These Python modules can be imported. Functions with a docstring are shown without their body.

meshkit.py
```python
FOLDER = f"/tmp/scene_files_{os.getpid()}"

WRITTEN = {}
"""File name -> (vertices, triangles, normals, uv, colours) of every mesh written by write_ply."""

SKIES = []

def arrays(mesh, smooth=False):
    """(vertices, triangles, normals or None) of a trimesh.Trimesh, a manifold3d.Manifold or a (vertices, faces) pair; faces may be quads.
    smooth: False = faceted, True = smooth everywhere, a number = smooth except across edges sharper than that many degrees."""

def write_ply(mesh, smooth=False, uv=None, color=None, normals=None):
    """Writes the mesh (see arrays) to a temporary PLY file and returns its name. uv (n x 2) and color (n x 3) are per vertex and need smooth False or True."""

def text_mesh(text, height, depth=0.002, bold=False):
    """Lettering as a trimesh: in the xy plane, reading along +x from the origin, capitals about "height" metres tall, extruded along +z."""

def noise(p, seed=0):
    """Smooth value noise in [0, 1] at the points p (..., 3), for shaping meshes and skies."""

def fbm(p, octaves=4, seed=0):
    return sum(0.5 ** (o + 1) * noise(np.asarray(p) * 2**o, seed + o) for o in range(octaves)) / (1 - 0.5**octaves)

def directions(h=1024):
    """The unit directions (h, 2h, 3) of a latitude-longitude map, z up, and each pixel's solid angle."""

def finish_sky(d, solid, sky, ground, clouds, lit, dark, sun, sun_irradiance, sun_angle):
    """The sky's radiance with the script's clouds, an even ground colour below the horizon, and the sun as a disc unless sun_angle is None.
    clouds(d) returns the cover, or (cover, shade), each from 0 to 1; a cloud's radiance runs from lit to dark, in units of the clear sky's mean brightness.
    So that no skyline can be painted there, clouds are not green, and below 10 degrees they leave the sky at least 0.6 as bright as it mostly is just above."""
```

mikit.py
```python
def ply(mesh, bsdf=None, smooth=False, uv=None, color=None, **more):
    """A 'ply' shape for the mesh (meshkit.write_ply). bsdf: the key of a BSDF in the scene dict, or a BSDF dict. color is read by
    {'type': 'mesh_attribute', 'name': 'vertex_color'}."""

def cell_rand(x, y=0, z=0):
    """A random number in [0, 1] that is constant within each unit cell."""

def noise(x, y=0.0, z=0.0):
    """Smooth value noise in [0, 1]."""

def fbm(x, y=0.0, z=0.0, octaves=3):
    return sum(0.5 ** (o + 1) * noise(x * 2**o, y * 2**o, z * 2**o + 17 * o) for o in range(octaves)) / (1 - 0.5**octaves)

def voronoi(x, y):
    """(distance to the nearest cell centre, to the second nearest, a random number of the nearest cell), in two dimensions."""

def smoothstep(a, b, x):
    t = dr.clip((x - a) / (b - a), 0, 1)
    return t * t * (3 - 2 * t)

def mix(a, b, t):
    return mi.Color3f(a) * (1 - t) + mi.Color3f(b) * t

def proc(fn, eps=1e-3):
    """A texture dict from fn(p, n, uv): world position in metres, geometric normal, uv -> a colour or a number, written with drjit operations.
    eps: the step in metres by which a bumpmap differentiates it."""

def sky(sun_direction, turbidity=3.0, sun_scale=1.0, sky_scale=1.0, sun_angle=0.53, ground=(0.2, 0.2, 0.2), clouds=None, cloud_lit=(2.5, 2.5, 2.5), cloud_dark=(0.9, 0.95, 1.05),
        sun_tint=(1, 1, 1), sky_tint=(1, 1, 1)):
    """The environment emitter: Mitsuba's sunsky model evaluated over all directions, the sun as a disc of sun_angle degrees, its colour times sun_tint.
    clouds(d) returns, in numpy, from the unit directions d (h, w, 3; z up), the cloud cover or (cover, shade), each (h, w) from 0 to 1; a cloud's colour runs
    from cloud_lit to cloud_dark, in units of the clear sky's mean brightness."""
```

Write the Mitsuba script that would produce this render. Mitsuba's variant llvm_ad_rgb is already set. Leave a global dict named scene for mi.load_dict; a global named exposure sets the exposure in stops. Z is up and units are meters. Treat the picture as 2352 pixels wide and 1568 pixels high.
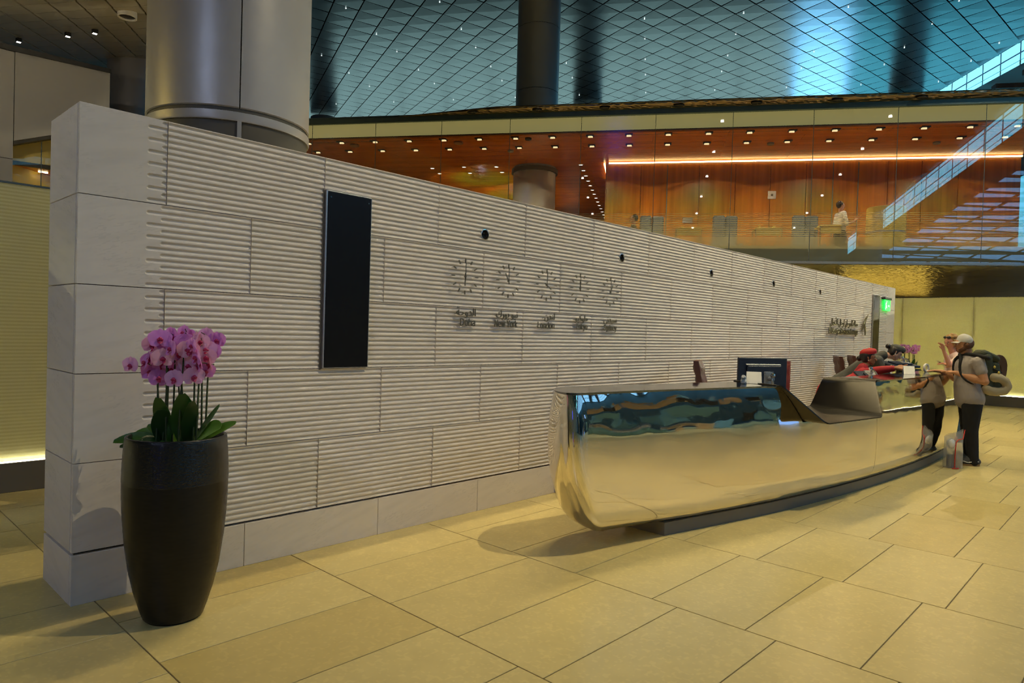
import math, numpy as np, trimesh, mitsuba as mi, mikit, meshkit
import drjit as dr
import manifold3d as m3
from shapely.geometry import Polygon
from shapely import affinity
from scipy.interpolate import UnivariateSpline
T = mi.ScalarTransform4f
scene, labels = {'type': 'scene'}, {}
PI = math.pi

# ---------------------------------------------------------------- camera, sky, lights, exposure
CAM = np.array([-1.0653361, -4.2709214, 1.58])
ROT = np.array([[0.6877794, -0.7253215, 0.0294661], [0.0083113, -0.0327206, -0.99943], [0.7258722, 0.6876322, -0.0164762]])   # right, down, forward
def camera_matrix():
    r, d, f = ROT
    r = r - f * np.dot(r, f); r /= np.linalg.norm(r); d = np.cross(f, r)
    m = np.eye(4); m[:3, 0] = -r; m[:3, 1] = -d; m[:3, 2] = f; m[:3, 3] = CAM
    return T(m.tolist())
scene['camera'] = {'type': 'perspective', 'fov': math.degrees(2 * math.atan(1176 / 1573.34)), 'fov_axis': 'x', 'near_clip': 0.05, 'far_clip': 500.0, 'to_world': camera_matrix()}
exposure = 0.0
scene['sky'] = {**mikit.sky((0.3, -0.6, 0.45), turbidity=3.0, sun_scale=0.0, sky_scale=1.0, sky_tint=(0.55, 1.0, 1.1)), 'sampling_weight': 2.0}

# the hall runs along the mezzanine front: w to the right along it, v towards it, z up
TH = 0.565
NV = np.array([math.cos(TH), math.sin(TH), 0.0]); WV = np.array([NV[1], -NV[0], 0.0])
HALL_M = np.eye(4); HALL_M[:3, 0] = WV; HALL_M[:3, 1] = NV; HALL_M[:3, 3] = [CAM[0], CAM[1], 0]
HALL = T(HALL_M.tolist())
def hw(w, v, z): return np.array([CAM[0], CAM[1], 0]) + w * WV + v * NV + np.array([0, 0, z])
def ceil_z(v): return 12 + 0.097 * (v - 22)

def spot(key, pos, target, power, color, cutoff=55, beam=35, weight=10.0):
    scene[key] = {'type': 'spot', 'to_world': T().look_at(origin=list(pos), target=list(target), up=[0.3, 1, 0.1]), 'intensity': {'type': 'rgb', 'value': [power * c for c in color]},
                  'cutoff_angle': float(cutoff), 'beam_width': float(beam), 'sampling_weight': float(weight)}
WARM, ROSY = (1.0, 0.83, 0.48), (1.0, 0.85, 0.52)
for i, (x, y, k) in enumerate([(4.0, .55, 34), (5.4, .55, 32), (6.8, .5, 36), (8.7, .45, 44), (11.2, .4, 50), (6.5, -5.6, 5)]):      # downlights over the desk
    spot(f'lamp_hall_{i}', (x, y, 10.3), (x, y - 1.6, 0), k, WARM, 58, 30)
for i, (x, y, tx, k) in enumerate([(1.9, -4.8, 0.6, 6), (4.5, -4.7, 4.3, 150), (8.4, -4.6, 8.2, 76), (12.0, -4.4, 11.8, 70), (15.8, -4.0, 15.4, 56)]):   # wall washers
    spot(f'lamp_wall_{i}', (x, y, 9.6), (tx, 0.0, 1.6), k, ROSY if i else (1.0, .95, 1.08), 36 if i == 1 else 42, 14)
for i, (x, y, tx, ty, tz, k) in enumerate([(-2.0, 6.5, .5, 13, 5.2, 22), (-5, -3.0, 0, .3, 1.6, 22), (-2.4, 3.4, 1.3, 1.7, 5.0, 8.5)]): spot(f'fill_spot_side_{i}', (x, y, [6.2, 6.0, 4.0][i]), (tx, ty, tz), k, [(1.0, .92, .80), (.66, .80, 1.15), (1.0, .72, .16)][i], 50, 20)  # added fill spots for the grey wall, the wall end and the column
for i, (w, v) in enumerate([(-7.5, 19.0), (-4.5, 19.0), (-1.5, 18.9), (1.5, 18.8), (4.5, 18.8), (7.5, 18.8)]):
    p = hw(w, v, 6.5); spot(f'lamp_mezzanine_{i}', p, p - [0, 0, 1], 50, (1.0, 0.76, 0.38), 75, 50, 4.0)
for i, (w, v) in enumerate([(-5.6, 22.3), (-5.0, 25.0)]):
    p = hw(w, v, 6.0); spot(f'fill_spot_lounge_{i}', p, p + [0.2, 0, 1], 26, (1.0, 0.75, 0.25), 80, 60, 4.0)  # added uplights that put the golden sheen on the wood ceiling

for i, (w, v) in enumerate([(16.5, 2), (17, 11), (16.5, 20), (16.5, 28)]): q = hw(w - 1.5, v - 1, 8.8); spot(f'fill_spot_right_{i}', q, q + [1.5 * WV[0], 1.5 * WV[1], -8], 170, (.85, .95, 1.0), 45, 20, 4)  # added spots that brighten the boxes mirrored in the desk
ORD = 'first second third fourth fifth sixth seventh eighth ninth tenth eleventh twelfth thirteenth fourteenth fifteenth sixteenth seventeenth eighteenth nineteenth twentieth'.split()
# ---------------------------------------------------------------- helpers
def add(key, mesh, mat, smooth=False, tw=None, **kw):
    d = mikit.ply(mesh, mat, smooth, **kw) if not isinstance(mesh, dict) else dict(mesh)
    if tw is not None: d['to_world'] = tw
    assert key not in scene, key
    scene[key] = d
    return d
def nm(base, i): return base if i == 0 else f'{base}_{i:03d}'
COUNT = {}
def num(base):
    i = COUNT.get(base, 0); COUNT[base] = i + 1
    return nm(base, i)
def tag(key, label=None, cat=None, group=None, kind=None):
    d = {}
    if label: d['label'] = label
    if cat: d['category'] = cat
    if group: d['group'] = group
    if kind: d['kind'] = kind
    labels[key] = d
def box(x0, x1, y0, y1, z0, z1, b=0.0):
    if b <= 0:
        m = trimesh.creation.box(extents=(x1 - x0, y1 - y0, z1 - z0)); m.apply_translation(((x0 + x1) / 2, (y0 + y1) / 2, (z0 + z1) / 2)); return m
    h = np.array([(x1 - x0) / 2, (y1 - y0) / 2, (z1 - z0) / 2]); b = min(b, *(h * .49)); pts = []
    for s in np.ndindex(2, 2, 2):
        sg = np.array(s) * 2 - 1
        for k in range(3):
            q = (h - b) * sg; q[k] = h[k] * sg[k]; pts.append(q)
    m = trimesh.Trimesh(pts).convex_hull; m.apply_translation(((x0 + x1) / 2, (y0 + y1) / 2, (z0 + z1) / 2)); return m
def cat(*ms): return trimesh.util.concatenate([m for m in ms])
def mv(m, *t): m = m.copy(); m.apply_translation(t); return m
def rot(m, ang, ax=(0, 0, 1), pt=(0, 0, 0)):
    m = m.copy(); m.apply_transform(trimesh.transformations.rotation_matrix(math.radians(ang), ax, pt)); return m
def tube(pts, r, sides=8, cap=True):
    p = np.asarray(pts, float); r = np.broadcast_to(r, (len(p),)).astype(float)
    t = np.gradient(p, axis=0); t /= np.linalg.norm(t, axis=1, keepdims=True) + 1e-12
    a = np.cross(t[0], [0, 0, 1.0] if abs(t[0][2]) < .9 else [1.0, 0, 0]); a /= np.linalg.norm(a); A = []
    for k in range(len(p)):
        a = a - t[k] * np.dot(a, t[k]); a /= np.linalg.norm(a); A.append(a)
    A = np.array(A); B = np.cross(t, A); g = np.arange(sides) * 2 * PI / sides
    v = (p[:, None] + r[:, None, None] * (np.cos(g)[None, :, None] * A[:, None] + np.sin(g)[None, :, None] * B[:, None])).reshape(-1, 3)
    f = []
    for i in range(len(p) - 1):
        for j in range(sides):
            q = [i * sides + j, i * sides + (j + 1) % sides, (i + 1) * sides + (j + 1) % sides, (i + 1) * sides + j]; f += [[q[0], q[1], q[2]], [q[0], q[2], q[3]]]
    if cap:
        v = np.vstack([v, p[0], p[-1]]); n = len(v)
        for j in range(sides):
            f += [[(j + 1) % sides, j, n - 2], [(len(p) - 1) * sides + j, (len(p) - 1) * sides + (j + 1) % sides, n - 1]]
    return trimesh.Trimesh(v, f, process=False)
def lathe(prof, n=48): return trimesh.creation.revolve(np.array(prof, float), sections=n)
def grid_faces(a, b):
    i, j = np.meshgrid(np.arange(a - 1), np.arange(b - 1), indexing='ij'); i, j = i.ravel(), j.ravel()
    q = np.stack([i * b + j, i * b + j + 1, (i + 1) * b + j + 1, (i + 1) * b + j], 1)
    return np.vstack([q[:, [0, 1, 2]], q[:, [0, 2, 3]]])
def extrude(poly, h): return trimesh.creation.extrude_polygon(poly if isinstance(poly, Polygon) else Polygon(poly), h, engine='earcut')
def ball(r, c=(0, 0, 0), sub=2, s=(1, 1, 1)):
    m = trimesh.creation.icosphere(subdivisions=sub, radius=r); m.apply_scale(s); m.apply_translation(c); return m
def thick(grid, t):
    """a sheet: grid (a, b, 3) of points and the same pushed by -t along the normal, closed around"""
    a, b = grid.shape[:2]
    du = np.gradient(grid, axis=0); dv = np.gradient(grid, axis=1); n = np.cross(du, dv); n /= np.linalg.norm(n, axis=2, keepdims=True) + 1e-12
    v = np.vstack([grid.reshape(-1, 3), (grid - n * t).reshape(-1, 3)]); f = grid_faces(a, b); k = a * b
    idx = np.arange(k).reshape(a, b); ring = np.concatenate([idx[0, :], idx[1:, -1], idx[-1, -2::-1], idx[-2:0:-1, 0]])
    side = []
    for p, q in zip(ring, np.roll(ring, -1)): side += [[p, q, q + k], [p, q + k, p + k]]
    m = trimesh.Trimesh(v, np.vstack([f[:, ::-1], f + k, side]), process=False); m.fix_normals(); return m

def path(pts, n=24):
    from scipy.interpolate import CubicSpline
    p = np.asarray(pts, float); t = np.r_[0, np.cumsum(np.linalg.norm(np.diff(p, axis=0), axis=1))]; return CubicSpline(t, p)(np.linspace(0, t[-1], n))

# ---------------------------------------------------------------- materials
def mat(key, rgb, rough=.5, metal=0.0, spec=.5, fn=None, bump=None, bscale=1.0, eps=1e-3, two=True, **kw):
    col = mikit.proc(fn) if fn else {'type': 'rgb', 'value': list(rgb)}
    b = {'type': 'principled', 'base_color': col, 'roughness': float(rough), 'metallic': float(metal), 'specular': float(spec), **kw}
    if bump: b = {'type': 'bumpmap', 'arbitrary': mikit.proc(bump, eps), 'scale': float(bscale), 'bsdf': b}
    if two: b = {'type': 'twosided', 'bsdf': b}
    scene[key] = b
def emit(rgb, weight=1.0): return {'type': 'area', 'radiance': {'type': 'rgb', 'value': list(rgb)}, 'sampling_weight': float(weight)}
fbm, noise, smoothstep, mix = mikit.fbm, mikit.noise, mikit.smoothstep, mikit.mix
def stone_fn(base, k):
    dark = tuple(c * .86 for c in base)
    def fn(p, n, uv):
        u = p.x + p.y
        g = fbm(u * 3.5 + p.z * 2.2, p.z * 26 - u * 7 + k * 9.1, k, 4)
        s = smoothstep(.60, .80, noise(u * 45, p.z * 140 - u * 40, k)) * smoothstep(.5, .75, noise(u * 6, p.z * 9, k + 3.3))
        return mix(base, dark, dr.clip(1.2 * (g - .38), 0, 1)) * (1 - .07 * s)
    return fn
for k, b in enumerate([(.66, .595, .53), (.64, .58, .515), (.68, .615, .55)]): mat(f'mat_stone_{k}', b, .55, spec=.35, fn=stone_fn(b, k))
def floor_fn(base, k):
    def fn(p, n, uv):
        g = fbm(p.x * 2.0 + k * 5, p.y * 2.0, k, 4); s = smoothstep(.66, .80, noise(p.x * 60, p.y * 60, k)); s2 = fbm(p.x * 14, p.y * 14, k + 7.0, 3)
        return mi.Color3f(base) * (.90 + .16 * g + .08 * (s2 - .5)) * (1 + .07 * s)
    return fn
for k, b in enumerate([(.47, .375, .155), (.455, .36, .147), (.485, .39, .165), (.435, .335, .125)]): mat(f'mat_tile_{k}', b, .33, spec=.5, fn=floor_fn(b, k))
mat('mat_grout', (.16, .12, .07), .8)
mat('mat_joint', (.10, .085, .07), .8)
mat('mat_plinth', (.16, .145, .115), .45)
mat('mat_black', (.012, .012, .013), .35)
mat('mat_black_glass', (.006, .006, .007), .30, spec=.25)
mat('mat_dark_metal', (.10, .095, .09), .35, .8)
mat('mat_letter', (.20, .185, .15), .3, .8)
mat('mat_chrome', (.85, .83, .80), .06, 1.0)
mat('mat_steel', (.55, .53, .48), .28, 1.0)
mat('mat_aluminium', (.55, .54, .52), .35, .9)
mat('mat_mirror', (.93, .86, .70), .025, 1.0)
mat('mat_counter_top', (.24, .23, .215), .06, 1.0)
mat('mat_black_steel', (.035, .031, .024), .36, .75)
mat('mat_column', (.29, .28, .28), .40, .3)
mat('mat_column_band', (.10, .10, .115), .45, .4)
mat('mat_grey_panel', (.36, .345, .31), .5, .1)
mat('mat_plank', (.34, .31, .23), .5, .1)
mat('mat_ceiling_dark', (.015, .016, .017), .7)
mat('mat_teal', (.47, .55, .55), .24, 1.0)
mat('mat_teal_dark', (.10, .15, .155), .35, .8)
mat('mat_soffit', (.30, .26, .16), .04, 1.0, bump=lambda p, n, uv: noise(p.x * 9 + p.y * 4, p.y * 12 - p.x * 5, 0) + .5 * noise(p.x * 21, p.y * 26, 3.0), bscale=.014, eps=.01)
mat('mat_hammered', (.30, .24, .17), .10, 1.0, bump=lambda p, n, uv: noise(p.x * 16 + p.y * 9, p.y * 16 + 5, p.z * 16), bscale=.03, eps=.01)
mat('mat_spandrel', (.20, .21, .19), .5)
mat('mat_fascia', (.60, .58, .36), .6)
mat('mat_band_dark', (.05, .045, .035), .6)
def wood_fn(a, b, horizontal):
    def fn(p, n, uv):
        u = (p.x - CAM[0]) * float(WV[0]) + (p.y - CAM[1]) * float(WV[1]); v = (p.x - CAM[0]) * float(NV[0]) + (p.y - CAM[1]) * float(NV[1])
        if horizontal:
            g = fbm(u * .7, v * 16, 3.0, 4); t = mikit.cell_rand(dr.floor(u / 1.84), dr.floor(v / .155), 5)
        else:
            g = fbm((u + v) * 18, p.z * .8, 1.0, 4); t = mikit.cell_rand(dr.floor((u + v) / .11), 2, 7)
        return mix(a, b, dr.clip(.75 * g + .45 * t - .1, 0, 1))
    return fn
mat('mat_wood_ceiling', None, .28, spec=.5, fn=wood_fn((.56, .155, .010), (.34, .078, .005), True))
mat('mat_wood_wall', None, .35, spec=.4, fn=wood_fn((.44, .155, .012), (.25, .075, .007), False))
mat('mat_wood_dark', (.12, .045, .015), .5)
mat('mat_yellow_wall', (.62, .46, .10), .5)
def stripes_fn(a, b, top):
    def fn(p, n, uv):
        s = smoothstep(-.2, .2, dr.sin(p.z * (2 * PI / .032))); return mix(a, b, s)
    return fn
scene['mat_frosted'] = {'type': 'principledthin', 'base_color': mikit.proc(stripes_fn((.77, .73, .44), (.89, .86, .60), 2.8)), 'roughness': .35, 'diff_trans': 1.1, 'spec_trans': 0.0}
scene['mat_glass'] = {'type': 'thindielectric', 'int_ior': 1.95, 'ext_ior': 1.0}
mat('mat_glass_edge', (.10, .12, .11), .3)
mat('mat_brown_leather', (.075, .028, .018), .38, spec=.5)
mat('mat_maroon_leather', (.16, .025, .018), .35, spec=.5)
mat('mat_navy', (.012, .018, .035), .4)
mat('mat_white', (.78, .76, .70), .5)
mat('mat_paper', (.80, .78, .72), .6)
mat('mat_slate', (.06, .085, .12), .6)
# ================================================================ FLOOR
tag('floor', 'beige stone tile floor of the lounge lobby', None, None, 'structure')
add('floor__screed', box(-14, 34, -22, 26, -.05, -.006), 'mat_grout')
TW, TD, GAP = 1.188, .58, .006
tile = box(GAP / 2, TW - GAP / 2, GAP / 2, TD - GAP / 2, -.02, 0, .0015)
OFFS = {-1: -.51, 0: -.965, 1: -1.70, 2: -2.11, 3: -2.23, 4: -2.63, 5: -2.74, 6: -2.57}
rng = np.random.default_rng(3)
tiles = []
for c in range(-11, 28):
    off = OFFS.get(c, -.3 - .37 * c)
    for r in range(-37, 44):
        y = off % TD + r * TD; x = .12 + TW * c
        if not (-14 < x < 33 and -21 < y < 25): continue
        q = ROT @ (np.array([x + TW / 2, y + TD / 2, 0]) - CAM)
        vis = q[2] > .8 and abs(q[0] / q[2]) < .86 and q[1] / q[2] < .62 and q[2] < 26 and not (x > -.3 and x < 15 and .5 < y < 3)
        if -.2 < x < 15.2 and -.08 < y < .5: vis = False
        tiles.append((q[2] if vis else 1e9 + rng.random(), x, y, int(rng.choice(4, p=[.4, .3, .22, .08])) if (c, r) != (4, -6) else 3))
tiles.sort()
shared = [mikit.ply(tile, f'mat_tile_{k}') for k in range(4)]
rest = {k: [] for k in range(4)}
for i, (d, x, y, k) in enumerate(tiles):
    if i < 290 and d < 1e9: scene[nm('floor__tile', i)] = {**shared[k], 'to_world': T().translate([x, y, 0])}
    else: rest[k].append((x, y))
tv, tf = np.array(tile.vertices), np.array(tile.faces)
allx = [(x, y) for k in rest for x, y in rest[k]]
vv = (tv[None] + np.array([[x, y, 0] for x, y in allx])[:, None]).reshape(-1, 3); ff = (tf[None] + (np.arange(len(allx)) * len(tv))[:, None, None]).reshape(-1, 3)
add('floor__paving', trimesh.Trimesh(vv, ff, process=False), 'mat_tile_1'); tag('floor__paving', 'far rows of beige floor tiles', None, None, 'stuff')

# ================================================================ RECEPTION WALL
WL, WH, WT, BASE, CH = 15.63, 2.745, .578, .29, .491
tag('wall_reception', 'long pale ribbed stone reception wall', None, None, 'structure')
add('wall_reception__core', box(.022, WL - .022, .03, WT - .012, 0, WH - .004), 'mat_joint')
PITCH, HWD, DEP = CH / 14, .0135, .0095
HOLES = [(3.064, 2.398), (5.135, 2.398), (7.172, 2.396), (9.143, 2.394), (11.09, 2.39)]
def flute_rows(x0, x1, z0, z1, gx0, gx1, course):
    """the face of one panel between x0 and x1: flat stone with scooped flutes between gx0 and gx1, rounded at their ends"""
    V, F, at = [], [], 0
    n = round((z1 - z0) / PITCH); t = np.array([-1.3, -1, -.72, -.38, 0, .38, .72, 1, 1.3])
    hole = [h for h in HOLES if x0 < h[0] < x1 and z0 < h[1] < z1]
    for r in range(n):
        zc = z0 + (r + .5) * (z1 - z0) / n; long_ = (r % 2 == 0)
        a = (gx0 if long_ else gx0 + .078) if gx0 is not None else None
        b = (gx1 if long_ else gx1 - .07) if gx1 is not None else None
        segs = [(x0, x1)]
        if hole and abs(zc - hole[0][1]) < PITCH * 1.51: segs = [(x0, hole[0][0] - .0525), (hole[0][0] + .0525, x1)]
        for s0, s1 in segs:
            xs = [(s0, 1.0), (s1, 1.0)]
            if a is not None and s0 < a < s1: xs = [(s0, 0.0), (a, 0.0)] + [(a + .014 * (1 - math.cos(q)), math.sin(q)) for q in (.4, .8, 1.2, 1.57)] + [(s1, 1.0)]
            elif a is not None and a >= s1: xs = [(s0, 0.0), (s1, 0.0)]
            if b is not None and s0 < b < s1: xs = [(s0, 1.0)] + [(b - .014 * (1 - math.cos(q)), math.sin(q)) for q in (1.57, 1.2, .8, .4)] + [(b, 0.0), (s1, 0.0)]
            elif b is not None and b <= s0: xs = [(s0, 0.0), (s1, 0.0)]
            P = np.zeros((len(xs), 9, 3))
            for i, (x, s) in enumerate(xs):
                s_ = max(s, .02); P[i, :, 0] = x; P[i, :, 1] = DEP * s * np.clip(1 - t ** 2, 0, 1); P[i, :, 2] = zc + HWD * s_ * t
                P[i, 0, 2] = zc - PITCH * (z1 - z0) / n / PITCH / 2; P[i, -1, 2] = zc + (z1 - z0) / n / 2
            V.append(P.reshape(-1, 3)); F.append(grid_faces(len(xs), 9)[:, ::-1] + at); at += len(xs) * 9
    for hx, hz in hole:
        g = np.arange(32) * 2 * PI / 32; c = np.stack([np.cos(g), np.sin(g)], 1); sq = c / np.abs(c).max(1, keepdims=True)
        rows = [zz for zz in [z0 + (r + .5) * (z1 - z0) / n for r in range(n)] if abs(zz - hz) < PITCH * 1.51]
        zlo, zhi = min(rows) - (z1 - z0) / n / 2, max(rows) + (z1 - z0) / n / 2
        inn = np.c_[hx + .044 * c[:, 0], 0 * g, hz + .044 * c[:, 1]]; out = np.c_[hx + .0525 * sq[:, 0], 0 * g, np.clip((zlo + zhi) / 2 + (zhi - zlo) / 2 * sq[:, 1], zlo, zhi)]
        V.append(np.vstack([inn, out])); k = np.arange(32); k2 = (k + 1) % 32
        F.append(np.vstack([np.stack([k, k2, k2 + 32], 1), np.stack([k, k2 + 32, k + 32], 1)]) + at); at += 64
    return np.vstack(V), np.vstack(F)
def panel_mesh(x0, x1, z0, z1, gx0, gx1, course):
    g = .0022; hole = [h for h in HOLES if x0 < h[0] < x1 and z0 < h[1] < z1]
    if hole:      # a panel drilled for a wall light: the fluted profile as a solid, less the hole
        n = round((z1 - z0) / PITCH); pr = [(.03, z0 + g), (0, z0 + g)]
        for r in range(n):
            zc = z0 + (r + .5) * (z1 - z0) / n; pr += [(DEP * max(0, 1 - q * q), zc + HWD * q) for q in (-1, -.72, -.38, 0, .38, .72, 1)]
        pr += [(0, z1 - g), (.03, z1 - g)]
        m = trimesh.creation.extrude_polygon(Polygon(pr), x1 - x0 - 2 * g, engine='earcut'); m.apply_transform([[0, 0, 1, x0 + g], [1, 0, 0, 0], [0, 1, 0, 0], [0, 0, 0, 1]])
        k = m3.Manifold(m3.Mesh(np.asarray(m.vertices, np.float32), np.asarray(m.faces, np.uint32)))
        for hx, hz in hole: k = k - m3.Manifold.cylinder(.2, .044, .044, 40).rotate((90, 0, 0)).translate((hx, .1, hz))
        q = k.to_mesh(); return trimesh.Trimesh(q.vert_properties[:, :3], q.tri_verts, process=False)
    v, f = flute_rows(x0 + g, x1 - g, z0 + g, z1 - g, gx0, gx1, course); n = len(v); D = .03
    e = np.array([[x0 + g, 0, z0 + g], [x1 - g, 0, z0 + g], [x1 - g, 0, z1 - g], [x0 + g, 0, z1 - g]]); eb = e + [0, D, 0]
    s = [[n + i, n + (i + 1) % 4, n + 4 + (i + 1) % 4] for i in range(4)] + [[n + i, n + 4 + (i + 1) % 4, n + 4 + i] for i in range(4)]
    return trimesh.Trimesh(np.vstack([v, e, eb]), np.vstack([f, s]), process=False)
M0, MW = .455, 1.0435
for c in range(6):
    z0, z1 = (0, BASE - .013) if c == 0 else (BASE + (c - 1) * CH, BASE + c * CH)
    first = .975 if c in (0, 2, 4) else M0
    xs = [0.0] + [first + MW * k for k in range(16) if first + MW * k < WL - .15] + [WL]
    for i in range(len(xs) - 1):
        a, b = xs[i], xs[i + 1]
        if c == 0:
            add(num('wall_reception__plinth_block'), box(a + .0015, b - .0015, -.001, .03, .0, z1, .002), f'mat_stone_{(i * 7 + 1) % 3}')
        else:
            add(num('wall_reception__panel'), panel_mesh(a, b, z0, z1, .345, 15.06, c), f'mat_stone_{(i * 5 + c * 2) % 3}', 28)
    add(num('wall_reception__end_block'), box(0, .024, .0325, WT, z0 + (.002 if c else 0), z1 - .002, .002), f'mat_stone_{c % 3}')
    add(num('wall_reception__end_block'), box(WL - .024, WL, .0325, WT, z0 + (.002 if c else 0), z1 - .002, .002), f'mat_stone_{(c + 1) % 3}')
    add(num('wall_reception__rear_panel'), box(.024, WL - .024, WT - .012, WT, z0 + .002, z1 - .002), f'mat_stone_{(c + 2) % 3}')
add('wall_reception__coping', box(.0, WL, .0, WT, WH - .003, WH, .001), 'mat_stone_2')

# ================================================================ FROSTED GLASS PARTITIONS (left one behind the wall, right one at the far end)
def partition(key, p0, p1, h, n, label):
    p0, p1 = np.array(p0, float), np.array(p1, float); L = np.linalg.norm(p1 - p0); ang = math.degrees(math.atan2(p1[1] - p0[1], p1[0] - p0[0]))
    tw = T().translate([p0[0], p0[1], 0]).rotate([0, 0, 1], ang)
    tag(key, label, None, None, 'structure')
    add(key + '__plinth', box(0, L, -.06, .10, 0, .265, .004), 'mat_plinth', tw=tw)
    for i in range(n):
        a, b = L * i / n, L * (i + 1) / n
        add(f'{key}__' + nm('glass_pane', i), box(a + .004, b - .004, -.006, .006, .275, h, .002), 'mat_frosted', tw=tw)
        if i: add(f'{key}__' + nm('post', i - 1), box(a - .010, a + .010, .02, .045, .265, h - .02), 'mat_aluminium', tw=tw)
    add(key + '__top_rail', box(0, L, -.010, .010, h, h + .018), 'mat_glass_edge', tw=tw)
    return tw, L
twl, LL = partition('wall_left', (-7.5, 3.2), (4.4, 3.2), 2.75, 8, 'backlit frosted glass partition behind the left end of the stone wall')
twr, LR = partition('wall_far', (20.33, 6.0), (20.33, -9.0), 2.80, 9, 'backlit frosted glass partition at the far end of the lobby')
for key, tw, L in (('wall_left', twl, LL), ('wall_far', twr, LR)):
    d = add(f'{key}__light_strip', box(0, L, -.045, -.022, .266, .276), 'mat_white', tw=tw); d['emitter'] = emit((16.0, 15.2, 10.5), 5)
# warm light wells behind the partitions
for i, (x, y, px, py) in enumerate([(0.5, 5.6, .5, 3.4), (-3.5, 5.6, -3.5, 3.4)]): spot(f'lamp_left_{i}', (x, y, 3.6), (px, py, 1.2), 14, (1.0, .93, .50), 70, 45, 3)
for i, y in enumerate([3.5, .2, -3.2, -6.5]): spot(f'lamp_far_{i}', (23.2, y, 3.2), (20.4, y, 1.2), 60, (1.0, .94, .60), 72, 45, 3)
# back-lit yellow glass wall deep under the mezzanine
A = np.array([30.9, 2.7]); B = np.array([28.5, 5.2]); Lb = np.linalg.norm(B - A)
tag('wall_rear', 'glowing yellow glass wall deep under the mezzanine', None, None, 'structure')
twb = T().translate([A[0], A[1], 0]).rotate([0, 0, 1], math.degrees(math.atan2(*(B - A)[::-1])))
for i in range(4):
    d = add('wall_rear__' + nm('glass_pane', i), box(Lb * i / 4 + .02, Lb * (i + 1) / 4 - .02, -.02, .02, .1, 2.9), 'mat_white', tw=twb); d['emitter'] = emit((.95, .62, .08), 1)
mat('mat_olive_wall', (.34, .28, .16), .6); add('wall_rear__backing', box(-9, Lb + 9, -.2, -.1, 0, 3.3), 'mat_olive_wall', tw=twb)

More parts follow.
